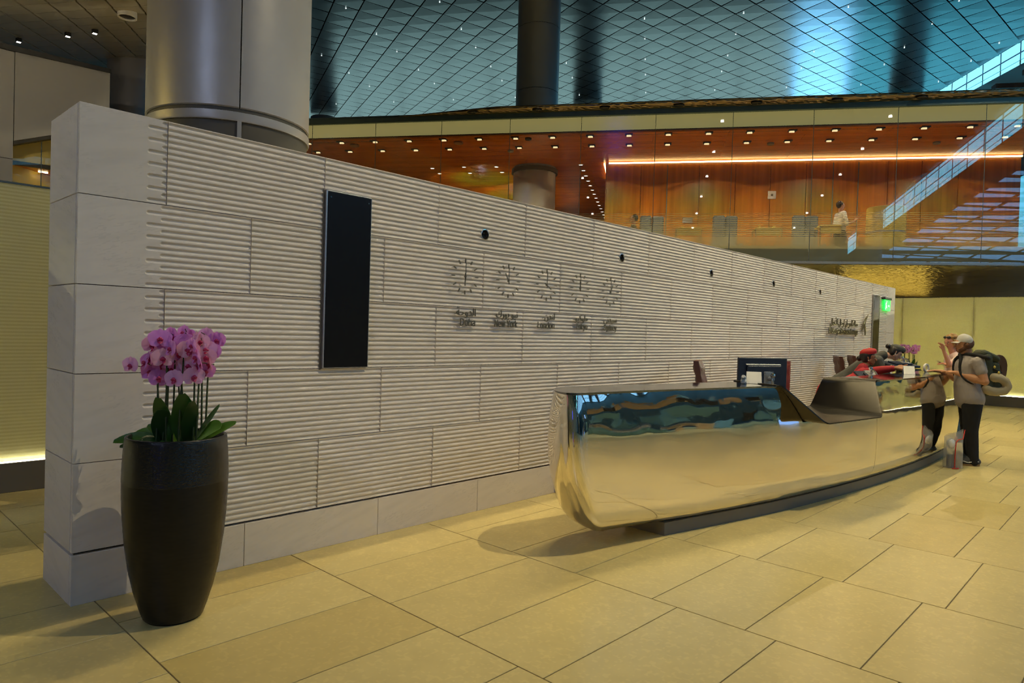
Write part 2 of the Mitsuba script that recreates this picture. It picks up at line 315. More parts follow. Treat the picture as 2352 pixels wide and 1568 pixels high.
# ================================================================ COLUMNS
def column(key, x, y, r, z0, z1, label, band=None, rings=(), cap=None, joints=()):
    tag(key, label, 'column')
    tw = T().translate([x, y, 0]); n = 96
    zs = sorted([z0, *rings, z1]); zs = [z0 if band is None else band[1]] + [z for z in zs if z > (band[1] if band else z0)]
    for i in range(len(zs) - 1):
        parts = []
        ja = sorted(joints) if joints else [None]
        for j, a0 in enumerate(ja):
            a1 = ja[(j + 1) % len(ja)] if joints else None
            if joints:
                a1 = a1 if a1 > a0 else a1 + 360; gg = np.radians(np.linspace(a0 + .35, a1 - .35, 40))
            else: gg = np.linspace(0, 2 * PI, n + 1)
            P = np.zeros((len(gg), 4, 3)); prof = [(r - .012, zs[i] + .004), (r, zs[i] + .012), (r, zs[i + 1] - .012), (r - .012, zs[i + 1] - .004)]
            for q, (rr, zz) in enumerate(prof): P[:, q, 0] = rr * np.cos(gg); P[:, q, 1] = rr * np.sin(gg); P[:, q, 2] = zz
            add(num(f'{key}__cladding'), trimesh.Trimesh(P.reshape(-1, 3), grid_faces(len(gg), 4), process=False), 'mat_column', 35, tw=tw)
    add(f'{key}__core', trimesh.creation.cylinder(r - .016, z1 - z0, sections=64).apply_translation([0, 0, (z0 + z1) / 2]), 'mat_band_dark', True, tw=tw)
    if band:
        add(f'{key}__grille', lathe([(r - .03, band[0]), (r - .03, band[1])], 96), 'mat_column_band', True, tw=tw); tag(f'{key}__grille', 'dark perforated band around the column')
        add(f'{key}__ring', lathe([(r - .03, band[1] - .10), (r + .0, band[1] - .10), (r + .004, band[1] - .09), (r + .004, band[1] - .03), (r - .02, band[1] - .024)], 96), 'mat_column', 35, tw=tw)
        for a in joints:
            add(num(f'{key}__rib'), rot(box(r - .035, r + .0, -.016, .016, band[0], band[1] - .05), a), 'mat_column', tw=tw)
    if cap: add(f'{key}__collar', lathe([(r, cap - .12), (r + .06, cap - .12), (r + .06, cap), (r, cap)], 64), 'mat_band_dark', 35, tw=tw)
COLX, COLY = 1.58, 1.715
column('column', COLX, COLY, .66, 0, 11.2, 'wide beige metal-clad column rising behind the stone wall', band=(0.0, 3.27), joints=(-108, 12, 132))
p = hw(-3.56, 21.05, 0); column('column_001', p[0], p[1], .655, 3.42, 12.2, 'dark round column standing in the upper lounge below the teal ceiling', rings=(8.9, 10.85), cap=6.55)
column('column_002', 5.93, 18.35, .65, 0, 9.6, 'dark bronze column rising behind the grey wall at upper left', rings=(7.05,))
for i, w in enumerate([-18.2, -3.4, 11.8]):
    p = hw(w, 36, 0); column(nm('column', 3 + i), p[0], p[1], .75, 0, 13.2, ['far round column hidden behind the upper lounge, leftmost of its row', 'far round column hidden behind the upper lounge, middle of its row', 'far round column hidden behind the upper lounge, rightmost of its row'][i])

# ================================================================ MEZZANINE
ZF, ZC, VF, VB = 3.42, 6.62, 17.4, 20.45
tag('floor_mezzanine', 'upper floor slab with rippled dark mirror underside', None, None, 'structure')
add('floor_mezzanine__slab', box(-22, 17, VF, 31, 3.392, ZF), 'mat_plinth', tw=HALL)
add('floor_mezzanine__edge_trim', box(-22, 17, VF - .03, VF - .002, 3.37, 3.43, .004), 'mat_aluminium', tw=HALL)
k = 0
for i in range(16):
    for j in range(5):
        add(nm('floor_mezzanine__soffit_panel', k), box(-12.4 + 1.84 * i + .006, -12.4 + 1.84 * (i + 1) - .006, VF + .01 + 2.7 * j, VF + 2.7 * (j + 1) - .004, 3.36, 3.39), 'mat_soffit', tw=HALL); k += 1
for i, (w, v) in enumerate([(3.5, 22.5), (8.5, 22), (12, 22), (7, 26)]): q = hw(w, v, 3.25); spot(f'fill_spot_under_{i}', q, q - [0, 0, 1], 4.5, (1.0, .85, .5), 75, 50, 3)  # added fill spots for the dark space under the mezzanine
tag('window_1', 'tall glass front of the upper lounge', None, None, 'structure')
for i in range(-6, 11):
    a = -9.14 + 1.84 * i
    if a > 9.0: break
    add(num('window_1__glass_pane'), (np.array([[a + .008, VF, 3.43], [a + 1.832, VF, 3.43], [a + 1.832, VF, 7.06], [a + .008, VF, 7.06]]), np.array([[0, 1, 2], [0, 2, 3]])), 'mat_glass', tw=HALL)
    add(num('window_1__joint'), box(a - .006, a + .006, VF - .004, VF + .004, 3.43, 7.06), 'mat_glass_edge', tw=HALL)
# lower part of the glass carries frosted stripes, then full frosting
def stripe_mesh():
    V, F = [], []
    zs = [(3.44, 4.02)] + [(4.02 + .045 * i + .012, 4.02 + .045 * i + .012 + max(.033 - .0021 * i, .006)) for i in range(13)]
    return zs
scene['mat_film'] = {'type': 'blendbsdf', 'weight': .36, 'a': {'type': 'thindielectric', 'int_ior': 1.3, 'ext_ior': 1.0}, 'b': {'type': 'principledthin', 'base_color': {'type': 'rgb', 'value': [.50, .50, .30]}, 'roughness': .6, 'diff_trans': 1.2}}
for i in range(-6, 11):
    a = -9.14 + 1.84 * i
    if a > 9.0: break
    V, F = [], []
    for z0, z1 in stripe_mesh():
        n = len(V) * 4; V.append([[a + .01, VF + .012, z0], [a + 1.83, VF + .012, z0], [a + 1.83, VF + .012, z1], [a + .01, VF + .012, z1]]); F += [[n, n + 1, n + 2], [n, n + 2, n + 3]]
    add(num('window_1__frosted_film'), (np.array(V).reshape(-1, 3), np.array(F)), 'mat_film', tw=HALL)
for i in range(-6, 11):
    a = -9.14 + 1.84 * i
    if a < 9.0: add(num('window_1__spandrel'), box(a + .01, a + 1.83, VF + .05, VF + .08, 3.43, 3.80), 'mat_spandrel', tw=HALL)
tag('trim_1', 'dark metal eave along the top of the upper lounge', None, None, 'structure')
add('trim_1__beam', box(-22, 12, VF - .05, VF + .04, 7.02, 7.16, .01), 'mat_teal_dark', tw=HALL)
xs = np.linspace(-7.2, 12, 60); P = np.zeros((60, 5, 3)); hh = np.clip((xs + 7.2) / 3.2, 0.0, 1)
for j, (dv, fz) in enumerate([(-.05, 0), (-.20, .25), (-.24, .55), (-.20, .85), (-.02, 1.0)]): P[:, j, 0] = xs; P[:, j, 1] = VF + dv * hh; P[:, j, 2] = 7.15 + .17 * fz * hh
add('trim_1__hammered_band', trimesh.Trimesh(P.reshape(-1, 3), grid_faces(60, 5)[:, ::-1], process=False), 'mat_hammered', True, tw=HALL)
tag('trim_1__hammered_band', 'rippled bronze band along the eave')
for i, w in enumerate([-4.6, -2.9, -1.2, .6, 2.4, 4.2, 6.0]):
    m = ball(.13, (w, VF - .19, 7.165), 2, (1, .6, .22)); add(nm('trim_1__eave_lamp', i), m, 'mat_black', True, tw=HALL)
add('trim_1__roof', box(-22, 12, VF + .02, 31, 7.16, 7.22), 'mat_teal_dark', tw=HALL)
d = add('trim_1__fascia', box(-22, 9.6, VF + .28, VF + .33, 6.74, 7.10), 'mat_fascia', tw=HALL); d['emitter'] = emit((.20, .172, .060), .5); tag('trim_1__fascia', 'fascia band above the wood ceiling, glow added for the light on it')  # emission stands in for hall light falling on the band
add('trim_1__shadow_gap', box(-22, 9.6, VF + .26, VF + .32, 6.62, 6.74), 'mat_band_dark', tw=HALL)
tag('ceiling_mezzanine', 'orange wood ceiling of the upper lounge', None, None, 'structure')
add('ceiling_mezzanine__deck', box(-14, 9.6, VF + .10, 31, ZC + .03, ZC + .06), 'mat_wood_dark', tw=HALL)
k = 0
for j in range(28):
    v0 = VF + .10 + .49 * j; hi = 9.6 if v0 < VB else -1.3
    w0 = -12.88 + (1.84 if j % 2 else 0)
    while w0 < hi:
        add(nm('ceiling_mezzanine__board', k), box(max(w0, -12.8) + .003, min(w0 + 3.68, hi) - .003, v0 + .003, v0 + .487, ZC, ZC + .03), 'mat_wood_ceiling', tw=HALL); k += 1; w0 += 3.68
tag('wall_mezzanine', 'orange wood panelled wall at the back of the upper lounge', None, None, 'structure')
bw = [-1.3, -.30, .45, 1.35, 2.35, 3.3, 4.25, 4.95, 5.6, 6.35, 7.2, 8.1, 9.6]
for i in range(len(bw) - 1):
    add('wall_mezzanine__' + nm('panel', i), box(bw[i] + .006, bw[i + 1] - .006, VB, VB + .03, ZF, 6.52, .003), 'mat_wood_wall', tw=HALL)
add('wall_mezzanine__backing', box(-1.3, 9.6, VB + .03, VB + .1, ZF, ZC), 'mat_wood_dark', tw=HALL)
add('wall_mezzanine__return', box(-1.33, -1.3, VB, 31, ZF, ZC), 'mat_wood_wall', tw=HALL)
add('wall_mezzanine__end', box(-14, -1.3, 30.9, 31, ZF, ZC), 'mat_wood_wall', tw=HALL)
d = add('wall_mezzanine__light_strip', box(-1.25, 9.6, VB - .05, VB - .02, 6.555, 6.60), 'mat_white', tw=HALL); d['emitter'] = emit((6.5, 4.2, 1.5), 4)
d = add('wall_mezzanine__light_strip_001', box(-1.40, -1.37, VB, VB + 2.2, 6.54, 6.60), 'mat_white', tw=HALL); d['emitter'] = emit((5, 3.6, 1.6), .5)
for i, w in enumerate([.45, 4.95, 5.6]): add(nm('wall_mezzanine__door_trim', i), box(w - .012, w + .012, VB - .012, VB, ZF, 6.5), 'mat_glass_edge', tw=HALL)

# ================================================================ TEAL DIAMOND CEILING
tag('ceiling', 'vast teal metal ceiling of diamond panels over the hall', None, None, 'structure')
DW, DV = .5275, .775
s = 1 - .044
dia = trimesh.Trimesh(np.array([[0, -DV * s, -.097 * DV * s], [DW * s, 0, -.008], [0, DV * s, .097 * DV * s], [-DW * s, 0, -.008]]), [[0, 3, 1], [1, 3, 2]], process=False)
cells = []
for j in range(-62, 28):
    for i in range(-26, 14):
        w = -10.66 + 1.055 * (i + 10 + (.5 if j % 2 else 0)); v = 22 + DV * j
        if w > 12.62 or w < -27: continue
        if v < 20 and v > 4 and w < -6 - .35 * (v - 5): continue
        q = ROT @ (hw(w, v, ceil_z(v)) - CAM); vis = v > 19 and q[2] > 0 and -.31 < q[0] / q[2] < .76 and -.51 < q[1] / q[2] < -.32
        cells.append((v if vis else 1e6 + rng.random(), w, v))
cells.sort(); dply = mikit.ply(dia, 'mat_teal'); far = []
for i, (d_, w, v) in enumerate(cells):
    if i < 295 and d_ < 1e6:
        m = HALL_M.copy(); m[:3, 3] += hw(w, v, ceil_z(v)) - [CAM[0], CAM[1], 0]; scene[nm('ceiling__panel', i)] = {**dply, 'to_world': T(m.tolist())}
    else: far.append((w, v, ceil_z(v)))
tv, tf = np.array(dia.vertices), np.array(dia.faces); far = np.array(far)
add('ceiling__panels_beyond', trimesh.Trimesh((tv[None] + far[:, None]).reshape(-1, 3), (tf[None] + (np.arange(len(far)) * 4)[:, None, None]).reshape(-1, 3), process=False), 'mat_teal', tw=HALL)
tag('ceiling__panels_beyond', 'further diamond panels of the teal ceiling', None, None, 'stuff')
P = np.array([[-28, -28, ceil_z(-28) + .12], [12.6, -28, ceil_z(-28) + .12], [12.6, 44, ceil_z(44) + .12], [-28, 44, ceil_z(44) + .12]])
add('ceiling__deck', (P, np.array([[0, 2, 1], [0, 3, 2]])), 'mat_ceiling_dark', tw=HALL)
# rounded dark rim along the right edge of the ceiling, then the glazed truss strip and the skylight roof beyond it
vv = np.linspace(-28, 44, 34); P = np.zeros((34, 4, 3))
for q, (dw, dz) in enumerate([(-.45, .05), (.2, .06), (.7, .16), (1.0, .40)]): P[:, q, 0] = 12.5 + dw; P[:, q, 1] = vv; P[:, q, 2] = ceil_z(vv) + dz
add('ceiling__rim', trimesh.Trimesh(P.reshape(-1, 3), grid_faces(34, 4), process=False), 'mat_teal_dark', True, tw=HALL)
tag('window_2', 'diagonal strip of trussed windows beside the teal ceiling', None, None, 'structure')
a_, b_ = -20.0, 44.0
for i, (dw, dz) in enumerate([(.85, .34), (1.95, 1.55)]):
    p0, p1 = (12.5 + dw, a_, ceil_z(a_) + dz), (12.5 + dw, b_, ceil_z(b_) + dz)
    add('window_2__' + nm('chord', i), tube([p0, p1], .10, 8), 'mat_dark_metal', True, tw=HALL)
n = 40
for i in range(n):
    v0, v1 = a_ + (b_ - a_) * i / n, a_ + (b_ - a_) * (i + 1) / n
    lo = (13.35, v0, ceil_z(v0) + .34)
    add('window_2__' + nm('brace', 2 * i), tube([lo, (14.3, v0, ceil_z(v0) + 1.5)], .10, 6), 'mat_dark_metal', True, tw=HALL)
    add('window_2__' + nm('brace', 2 * i + 1), tube([(13.35, v1, ceil_z(v1) + .34), (14.3, v0, ceil_z(v0) + 1.5)], .09, 6), 'mat_dark_metal', True, tw=HALL)
V, F = [], []
for i in range(n):
    v0, v1 = a_ + (b_ - a_) * i / n + .05, a_ + (b_ - a_) * (i + 1) / n - .05
    for z0, z1 in ((.0, .46), (.52, .98), (1.04, 1.6)):
        q = len(V) * 4; V.append([[14.45, v0, ceil_z(v0) + z0], [14.45, v1, ceil_z(v1) + z0], [14.45, v1, ceil_z(v1) + z1], [14.45, v0, ceil_z(v0) + z1]]); F += [[q, q + 2, q + 1], [q, q + 3, q + 2]]
d = add('window_2__glass_pane', (np.array(V).reshape(-1, 3), np.array(F)), 'mat_white', tw=HALL)
d['emitter'] = emit((.35, 1.5, 2.2), 6)
tag('window_2__glass_pane', 'bright cyan daylit glass')
# skylight roof right of the truss: glowing blue panes between dark beams
tag('window_3', 'blue daylit skylight roof right of the teal ceiling', None, None, 'structure')
V, F = [], []
for i in range(7):
    for j in range(26):
        w0, v0 = 16.6 + 1.9 * i, -22 + 2.5 * j; n = len(V) * 4
        z = lambda w, v: ceil_z(v) + .1 - .05 * (w - 14)
        V.append([[w0 + .12, v0 + .3, z(w0, v0)], [w0 + 1.78, v0 + .3, z(w0 + 1.9, v0)], [w0 + 1.78, v0 + 2.2, z(w0 + 1.9, v0 + 2.5)], [w0 + .12, v0 + 2.2, z(w0, v0 + 2.5)]]); F += [[n, n + 2, n + 1], [n, n + 3, n + 2]]
d = add('window_3__glass_panes', (np.array(V).reshape(-1, 3), np.array(F)), 'mat_white', tw=HALL); d['emitter'] = emit((.24, .66, 1.30), 8)
tag('window_3__glass_panes', 'blue skylight panes', None, None, 'stuff')
P = np.array([[14.4, -24, ceil_z(-24) + .05], [34, -24, ceil_z(-24) - .9], [34, 44, ceil_z(44) - .9], [14.4, 44, ceil_z(44) + .05]]) + [0, 0, .12]
add('window_3__deck', (P, np.array([[0, 2, 1], [0, 3, 2]])), 'mat_grey_panel', tw=HALL)
for j in range(26): add('window_3__' + nm('beam', j), box(14.3, 30.2, -22.2 + 2.5 * j, -21.8 + 2.5 * j, ceil_z(-22 + 2.5 * j) - .55, ceil_z(-22 + 2.5 * j) - .35), 'mat_wood_dark', tw=HALL)
# far window wall beyond the upper lounge and hall ends
tag('wall_hall_far', 'tall teal-lit glazed end wall of the hall', None, None, 'structure')
for i in range(20):
    w0 = -30 + 3.2 * i; c = (.29, .46, .46)
    if 8 < w0 + 1.6 < 11.5: c = (.64, 1.7, 2.7)
    elif w0 > 11: c = (.07, .45, .60)
    d = add('wall_hall_far__' + nm('glass_pane', i), box(w0 + .06, w0 + 3.14, 46, 46.05, 6.5, 13.8), 'mat_white', tw=HALL); d['emitter'] = emit(tuple(.95 * x for x in c), 1)
add('wall_hall_far__frame', box(-32, 34, 46.06, 46.3, 0, 16), 'mat_ceiling_dark', tw=HALL)
tag('wall_hall_right', 'dark teal wall on the far right side of the hall', None, None, 'structure')
add('wall_hall_right__backing', box(30.2, 30.5, -24, 46, 0, 12), 'mat_teal_dark', tw=HALL)
rng = np.random.default_rng(21); mat('mat_rear_blue', (.10, .25, .36), .5); mat('mat_rear_tan', (.38, .26, .14), .6)
for i in range(150):      # added boxes, some glowing, out of frame, that give the desk mirror its patches
    w = rng.uniform(14.5, 19); v = rng.uniform(-2, 30); z = rng.choice([0, 0, .4, 1.0, 1.6, 2.2, 3.0, 3.8]); h = rng.uniform(.3, 1.1); q = rng.random()
    key = 'wall_hall_right__' + nm('reflected_box', i); wd = rng.uniform(.3, 1.1)
    d = add(key, box(w, w + .25, v, v + wd, z, z + h, .03), 'mat_rear_blue' if q < .45 else 'mat_rear_tan' if q < .62 else 'mat_grey_panel' if q < .8 else 'mat_black', tw=HALL)
    if q > .93: d['emitter'] = emit((.25, .5, 1.2), .2)
tag('wall_hall_rear', 'dark wall behind the viewer with added coloured boxes, some glowing', None, None, 'structure')
mat('mat_rear', (.05, .075, .085), .5)
add('wall_hall_rear__backing', box(-30, 30, -28.3, -28.0, 0, 7.3), 'mat_rear', tw=HALL)
rng = np.random.default_rng(11)
for i in range(64):  # invented boxes, some glowing, for the polished desk to reflect
    x = rng.uniform(-16, 28); z = rng.uniform(.2, 5.6); wd = rng.uniform(.8, 2.6); h = rng.uniform(.5, 2.2); k = rng.random(); dp = rng.uniform(.1, .7)
    if z + h > 8: continue
    key = 'wall_hall_rear__' + nm('filler_box', i)
    d = add(key, box(x, x + wd, -28.0, -28 + dp, z, z + h, .02), 'mat_rear_blue' if k < .5 else 'mat_rear_tan' if k < .7 else 'mat_black', tw=HALL)
    if k > .86: d['emitter'] = emit((.25, .45, 1.0) if k < .95 else (1.1, .85, .5), .3)
add('wall_hall_rear__column', trimesh.creation.cylinder(.7, 10, sections=48).apply_translation([-2, -20, 5]), 'mat_column', True)
tag('wall_hall_side', 'dark side wall of the hall left of the viewer', None, None, 'structure')
add('wall_hall_side__backing', box(-12.3, -12, -34, 26, 0, 12), 'mat_grey_panel')
d = add('wall_hall_side__screen', box(-12.0, -11.9, -9.0, -7.6, .8, 3.4), 'mat_black'); d['emitter'] = emit((.06, .10, 1.6), .3)

# ================================================================ PLANK CEILING and GREY WALL, upper left
tag('ceiling_plank', 'grey metal plank ceiling at upper left', None, None, 'structure')
D1 = np.array([-.507, .839]) / .98; SL = .196 / .839
def pl(w, v): return 9.27 + SL * (v - 17.89)
PA = .645; PB = .62; k = 0; deck = []
for i in range(-14, 16):
    for j in range(-4, 22):
        v0 = 8.0 + PB * j; base = -10.651 + PA * i - .604 * (v0 - 11.742)
        q = []
        for (da, db) in ((0, 0), (1, 0), (1, 1), (0, 1)):
            w = base + PA * da - .604 * PB * db; v = v0 + PB * db; q.append([w, v, pl(w, v)])
        c = np.mean(q, 0); W3 = hw(*c)
        # keeps clear of the column and ends at the line through it
        if np.dot(W3[:2] - [1.75, 1.9], [.912, -.41]) > -.15 or W3[0] < -10 or W3[1] < 1.0: continue
        q = np.array(q); m = q.mean(0); q2 = m + (q - m) * [1 - .022 / PA * 2, 1 - .006 / PB * 2, 1]; q2[:, 2] = [pl(*x[:2]) for x in q2]
        up = q2 + [0, 0, .03]
        pr = ROT @ (W3 - CAM); vis = pr[2] > 0 and -.8 < pr[0] / pr[2] < -.45 and pr[1] / pr[2] > -.56
        f = [[0, 2, 1], [0, 3, 2]] + [[a, (a + 1) % 4, 4 + (a + 1) % 4] for a in range(4)] + [[a, 4 + (a + 1) % 4, 4 + a] for a in range(4)]
        if vis and k < 290: add(nm('ceiling_plank__plank', k), (np.vstack([q2, up]), np.array(f)), 'mat_plank', tw=HALL); k += 1
        else: deck.append((np.vstack([q2, up]), np.array(f)))
if deck:
    add('ceiling_plank__planks_beyond', trimesh.Trimesh(np.vstack([v for v, f in deck]), np.vstack([f + 8 * i for i, (v, f) in enumerate(deck)]), process=False), 'mat_plank', tw=HALL)
    tag('ceiling_plank__planks_beyond', 'further grey ceiling planks', None, None, 'stuff')
cs = [hw(*q) for q in []]
# dark deck above the planks
def plw(x, y):
    d_ = np.array([x, y]) - CAM[:2]; return pl(0, d_ @ NV[:2]) + .06
Q = np.array([[1.75, 1.9], [12.3, 25.4], [-11.9, 25.4], [-11.9, 1.0]]); Q = np.array([[x, y, plw(x, y)] for x, y in Q])
add('ceiling_plank__deck', (Q, np.array([[0, 2, 1], [0, 3, 2]])), 'mat_joint')
def disc_lamp(key, x, y, label, size=.058):
    z = plw(x, y) - .06
    tag(key, label, 'ceiling light', 'spotlights in the plank ceiling')
    add(key + '__housing', box(x - size, x + size, y - size, y + size, z - .10, z - .004, .006), 'mat_black')
    d = add(key + '__lens', box(x - size * .75, x + size * .75, y - size * .75, y + size * .75, z - .106, z - .100), 'mat_white'); d['emitter'] = emit((16, 14, 11), .4)
disc_lamp('ceiling_light', 2.786, 16.51, 'square spotlight in the plank ceiling, leftmost of three')
disc_lamp('ceiling_light_001', 3.467, 14.97, 'square spotlight in the plank ceiling, middle of three')
disc_lamp('ceiling_light_002', 3.824, 14.17, 'square spotlight in the plank ceiling, rightmost and nearest the column')
x, y = 3.806, 11.85; z = plw(x, y) - .06
tag('ceiling_speaker', 'round white ceiling speaker with dark face beside the wide column', 'speaker')
add('ceiling_speaker__rim', lathe([(.155, z + .02), (.185, z + .02), (.185, z - .115), (.172, z - .12), (.16, z - .115), (.155, z - .04)], 48).apply_translation([x, y, 0]), 'mat_white', 30)
add('ceiling_speaker__grille', lathe([(0, z - .085), (.16, z - .085), (.16, z - .05)], 40).apply_translation([x, y, 0]), 'mat_black', 30)
tag('wall_grey', 'tall grey panelled wall at upper left with an opening', None, None, 'structure')
GY = 13.0
def wallpoly(pts, y0, y1):
    m = extrude(pts, y1 - y0); m.apply_transform([[1, 0, 0, 0], [0, 0, -1, y1], [0, 1, 0, 0], [0, 0, 0, 1]]); return m
add('wall_grey__panel', wallpoly([(-8, 4.80), (-8, 6.98), (2.07, 6.98), (2.07, 5.172), (2.07, 4.80)], GY, GY + .3), 'mat_grey_panel')
add('wall_grey__panel_001', wallpoly([(2.085, 5.175), (2.085, 6.99), (3.83, 7.06), (3.83, 5.88)], GY, GY + .3), 'mat_grey_panel')
add('wall_grey__panel_002', wallpoly([(-8, 0), (-8, 4.79), (2.07, 4.79), (2.07, 0)], GY, GY + .3), 'mat_grey_panel')
add('wall_grey__cap', wallpoly([(-8, 6.99), (-8, 7.10), (2.08, 7.10), (3.84, 7.15), (3.84, 7.06), (2.08, 6.99)], GY - .04, GY + .34), 'mat_ceiling_dark')  # dark strip standing in for the shaded gap above the wall
add('wall_grey__reveal', wallpoly([(2.08, 5.10), (2.08, 5.172), (3.83, 5.88), (3.83, 5.81)], GY + .02, GY + .3), 'mat_band_dark')
# the glimpse of the upper lounge through the opening
tag('window_4', 'small glazed opening to a yellow lit room at far left', None, None, 'structure')
add('window_4__glass_pane', (np.array([[2.08, GY + .2, 3.0], [5.8, GY + .2, 3.0], [5.8, GY + .2, 7.0], [2.08, GY + .2, 7.0]]), np.array([[0, 1, 2], [0, 2, 3]])), {'type': 'thindielectric', 'int_ior': 1.25, 'ext_ior': 1.0})
add('window_4__joint', box(2.60, 2.612, GY + .19, GY + .21, 3, 6.2), 'mat_glass_edge')
add('window_4__fascia', wallpoly([(2.0, 4.86), (2.0, 5.30), (6, 6.3), (6, 4.98)], GY + .5, GY + .6), 'mat_yellow_wall')
add('window_4__shadow_gap', wallpoly([(2.0, 4.78), (2.0, 4.86), (6, 4.98), (6, 4.90)], GY + .5, GY + .6), 'mat_band_dark')
add('window_4__ceiling', box(2.0, 8, GY + .6, GY + 6, 4.80, 4.86), 'mat_wood_ceiling')
add('window_4__wall', (np.array([[2.15, GY + .62, 2.5], [2.15, GY + .62, 4.82], [5.6, GY + 3.6, 4.82], [5.6, GY + 3.6, 2.5]]), np.array([[0, 1, 2], [0, 2, 3]])), 'mat_yellow_wall')
for i, (x, y) in enumerate([(2.75, GY + .95), (2.85, GY + .95), (3.6, GY + 1.5)]):
    d = add('window_4__' + nm('lamp', i), trimesh.creation.cylinder(.045, .02, sections=20).apply_translation([x, y, 4.79]), 'mat_white'); d['emitter'] = emit((6, 5, 2.6), .2)
spot('lamp_opening', (2.9, GY + .8, 4.7), (2.6, GY + 1.2, 3.0), 2.4, (1, .85, .3), 75, 40, 2)
spot('fill_spot_plank', (1.2, 10.0, 6.2), (2.0, 12.2, 9), 9, (1, .85, .55), 80, 40, 2)  # added upward spot that warms the plank ceiling

# ================================================================ LAMPS IN THE MEZZANINE CEILING AND THE TEAL CEILING
k = 0
for row, (v, w0, dw) in enumerate([(17.66, -9.40, .978), (18.58, -9.59, .998)]):
    for i in range(19):
        w = w0 + dw * i; key = nm('downlight', k); k += 1
        if w > 9.4: continue
        tag(key, f'square downlight in the orange wood ceiling, {["front", "rear"][row]} row, {ORD[i]} from the left', 'ceiling light', 'downlights in the wood ceiling')
        add(key + '__housing', cat(box(w - .095, w + .095, v - .095, v - .08, ZC - .03, ZC - .001), box(w - .095, w + .095, v + .08, v + .095, ZC - .012, ZC - .001), box(w - .095, w - .08, v - .08, v + .08, ZC - .02, ZC - .001), box(w + .08, w + .095, v - .08, v + .08, ZC - .02, ZC - .001), box(w - .08, w + .08, v - .08, v + .08, ZC - .006, ZC - .001)), 'mat_black', tw=HALL)
        g = np.linspace(0, PI, 14); hd = extrude(np.c_[.062 * np.cos(g), -.085 * np.sin(g)], .03).apply_translation([w, v + .075, ZC - .036])
        d = add(key + '__lens', hd, 'mat_white', tw=HALL); d['emitter'] = emit((.95, .80, .42), .15)
k = 0
LD = [(-6.8, 20.81), (-5.74, 20.71), (-4.72, 20.76), (-6.78, 21.52), (-5.76, 21.53), (-4.69, 21.48)] + [(-2.1 + .012 * i, 20.69 + .735 * i) for i in range(14)]
for w, v in LD:
    key = nm('round_downlight', k); k += 1
    tag(key, f'small round downlight in the wood ceiling, {"left of the column, " + ["front left", "front middle", "front right", "rear left", "rear middle", "rear right"][k - 1] if k <= 6 else ORD[k - 7] + " of the row receding right of the column"}', 'ceiling light', 'round downlights of the long wood ceiling')
    add(key + '__ring', lathe([(.05, ZC - .012), (.075, ZC - .012), (.08, ZC), (.05, ZC)], 20).apply_translation([w, v, 0]), 'mat_aluminium', tw=HALL)
    d = add(key + '__lens', trimesh.creation.cylinder(.055, .008, sections=20).apply_translation([w, v, ZC - .006]), 'mat_white', tw=HALL); d['emitter'] = emit((9, 8, 5), .15)
k = 0
for w, v, dk in [(-3.2, 17.75, 0), (-8.15, 17.95, 1), (-5.15, 17.95, 1), (-3.9, 18.9, 2), (3.0, 18.75, 2), (7.0, 19.0, 2)]:
    key = nm('ceiling_disc', k); k += 1
    tag(key, ['dark round sensor in the wood ceiling above the round column', 'red-brown round speaker in the wood ceiling, left of two', 'red-brown round speaker in the wood ceiling, right of two', 'small grey vent disc in the wood ceiling left of the column', 'small grey vent disc in the wood ceiling above the armchairs', 'grey vent disc in the wood ceiling near the right edge'][k - 1], 'ceiling disc')
    r = .13 if dk == 1 else .085
    add(key + '__plate', lathe([(0, ZC - .05), (r * .9, ZC - .05), (r, ZC - .04), (r, ZC)], 32).apply_translation([w, v, 0]), ['mat_black', 'mat_wood_dark', 'mat_plinth'][dk], 30, tw=HALL)
k, ROWN, RC, HL = 0, {}, {}, []
for v in (-12, -8.5, -5, -1.5, 2.0, 5.5, 9.0, 12.5, 16.0, 20.9, 23.45, 25.5, 28.05, 30.28, 33.4):
    for i in range(-6, 5):
        w = -.4 + 3.17 * i
        q = ROT @ (hw(w, v, ceil_z(v)) - CAM); vis = q[2] > 0 and v > 20 and -.30 < q[0] / q[2] < .76 and q[1] / q[2] > -.52
        if (v > 20 and not vis) or (v < 20 and (i % 2 == 0 or w < -8)): continue
        lamp = trimesh.creation.cylinder((.022 if v > 20 else .07), .02, sections=14).apply_translation([w, v, ceil_z(v) - .03])
        if v < 20: HL.append(lamp); continue
        key = nm('pinpoint_light', k); k += 1
        tag(key, f'tiny pinpoint lamp in the teal ceiling, {ORD[ROWN.setdefault(v, len(ROWN))]} row down, {ORD[RC.setdefault((v, i), sum(q[0] == v for q in RC))]} from the left' if v > 20 else 'round hall lamp in the teal ceiling above the viewer', 'ceiling light', 'pinpoint lamps of the teal ceiling')
        d = add(key, lamp, 'mat_white', tw=HALL); d['emitter'] = emit((1.3, 1.5, 1.5), .1)
d = add('ceiling__hall_lamps', cat(*HL), 'mat_white', tw=HALL); d['emitter'] = emit((14, 12, 9), .5); tag('ceiling__hall_lamps', 'round lamps of the ceiling above the viewer', None, None, 'stuff')
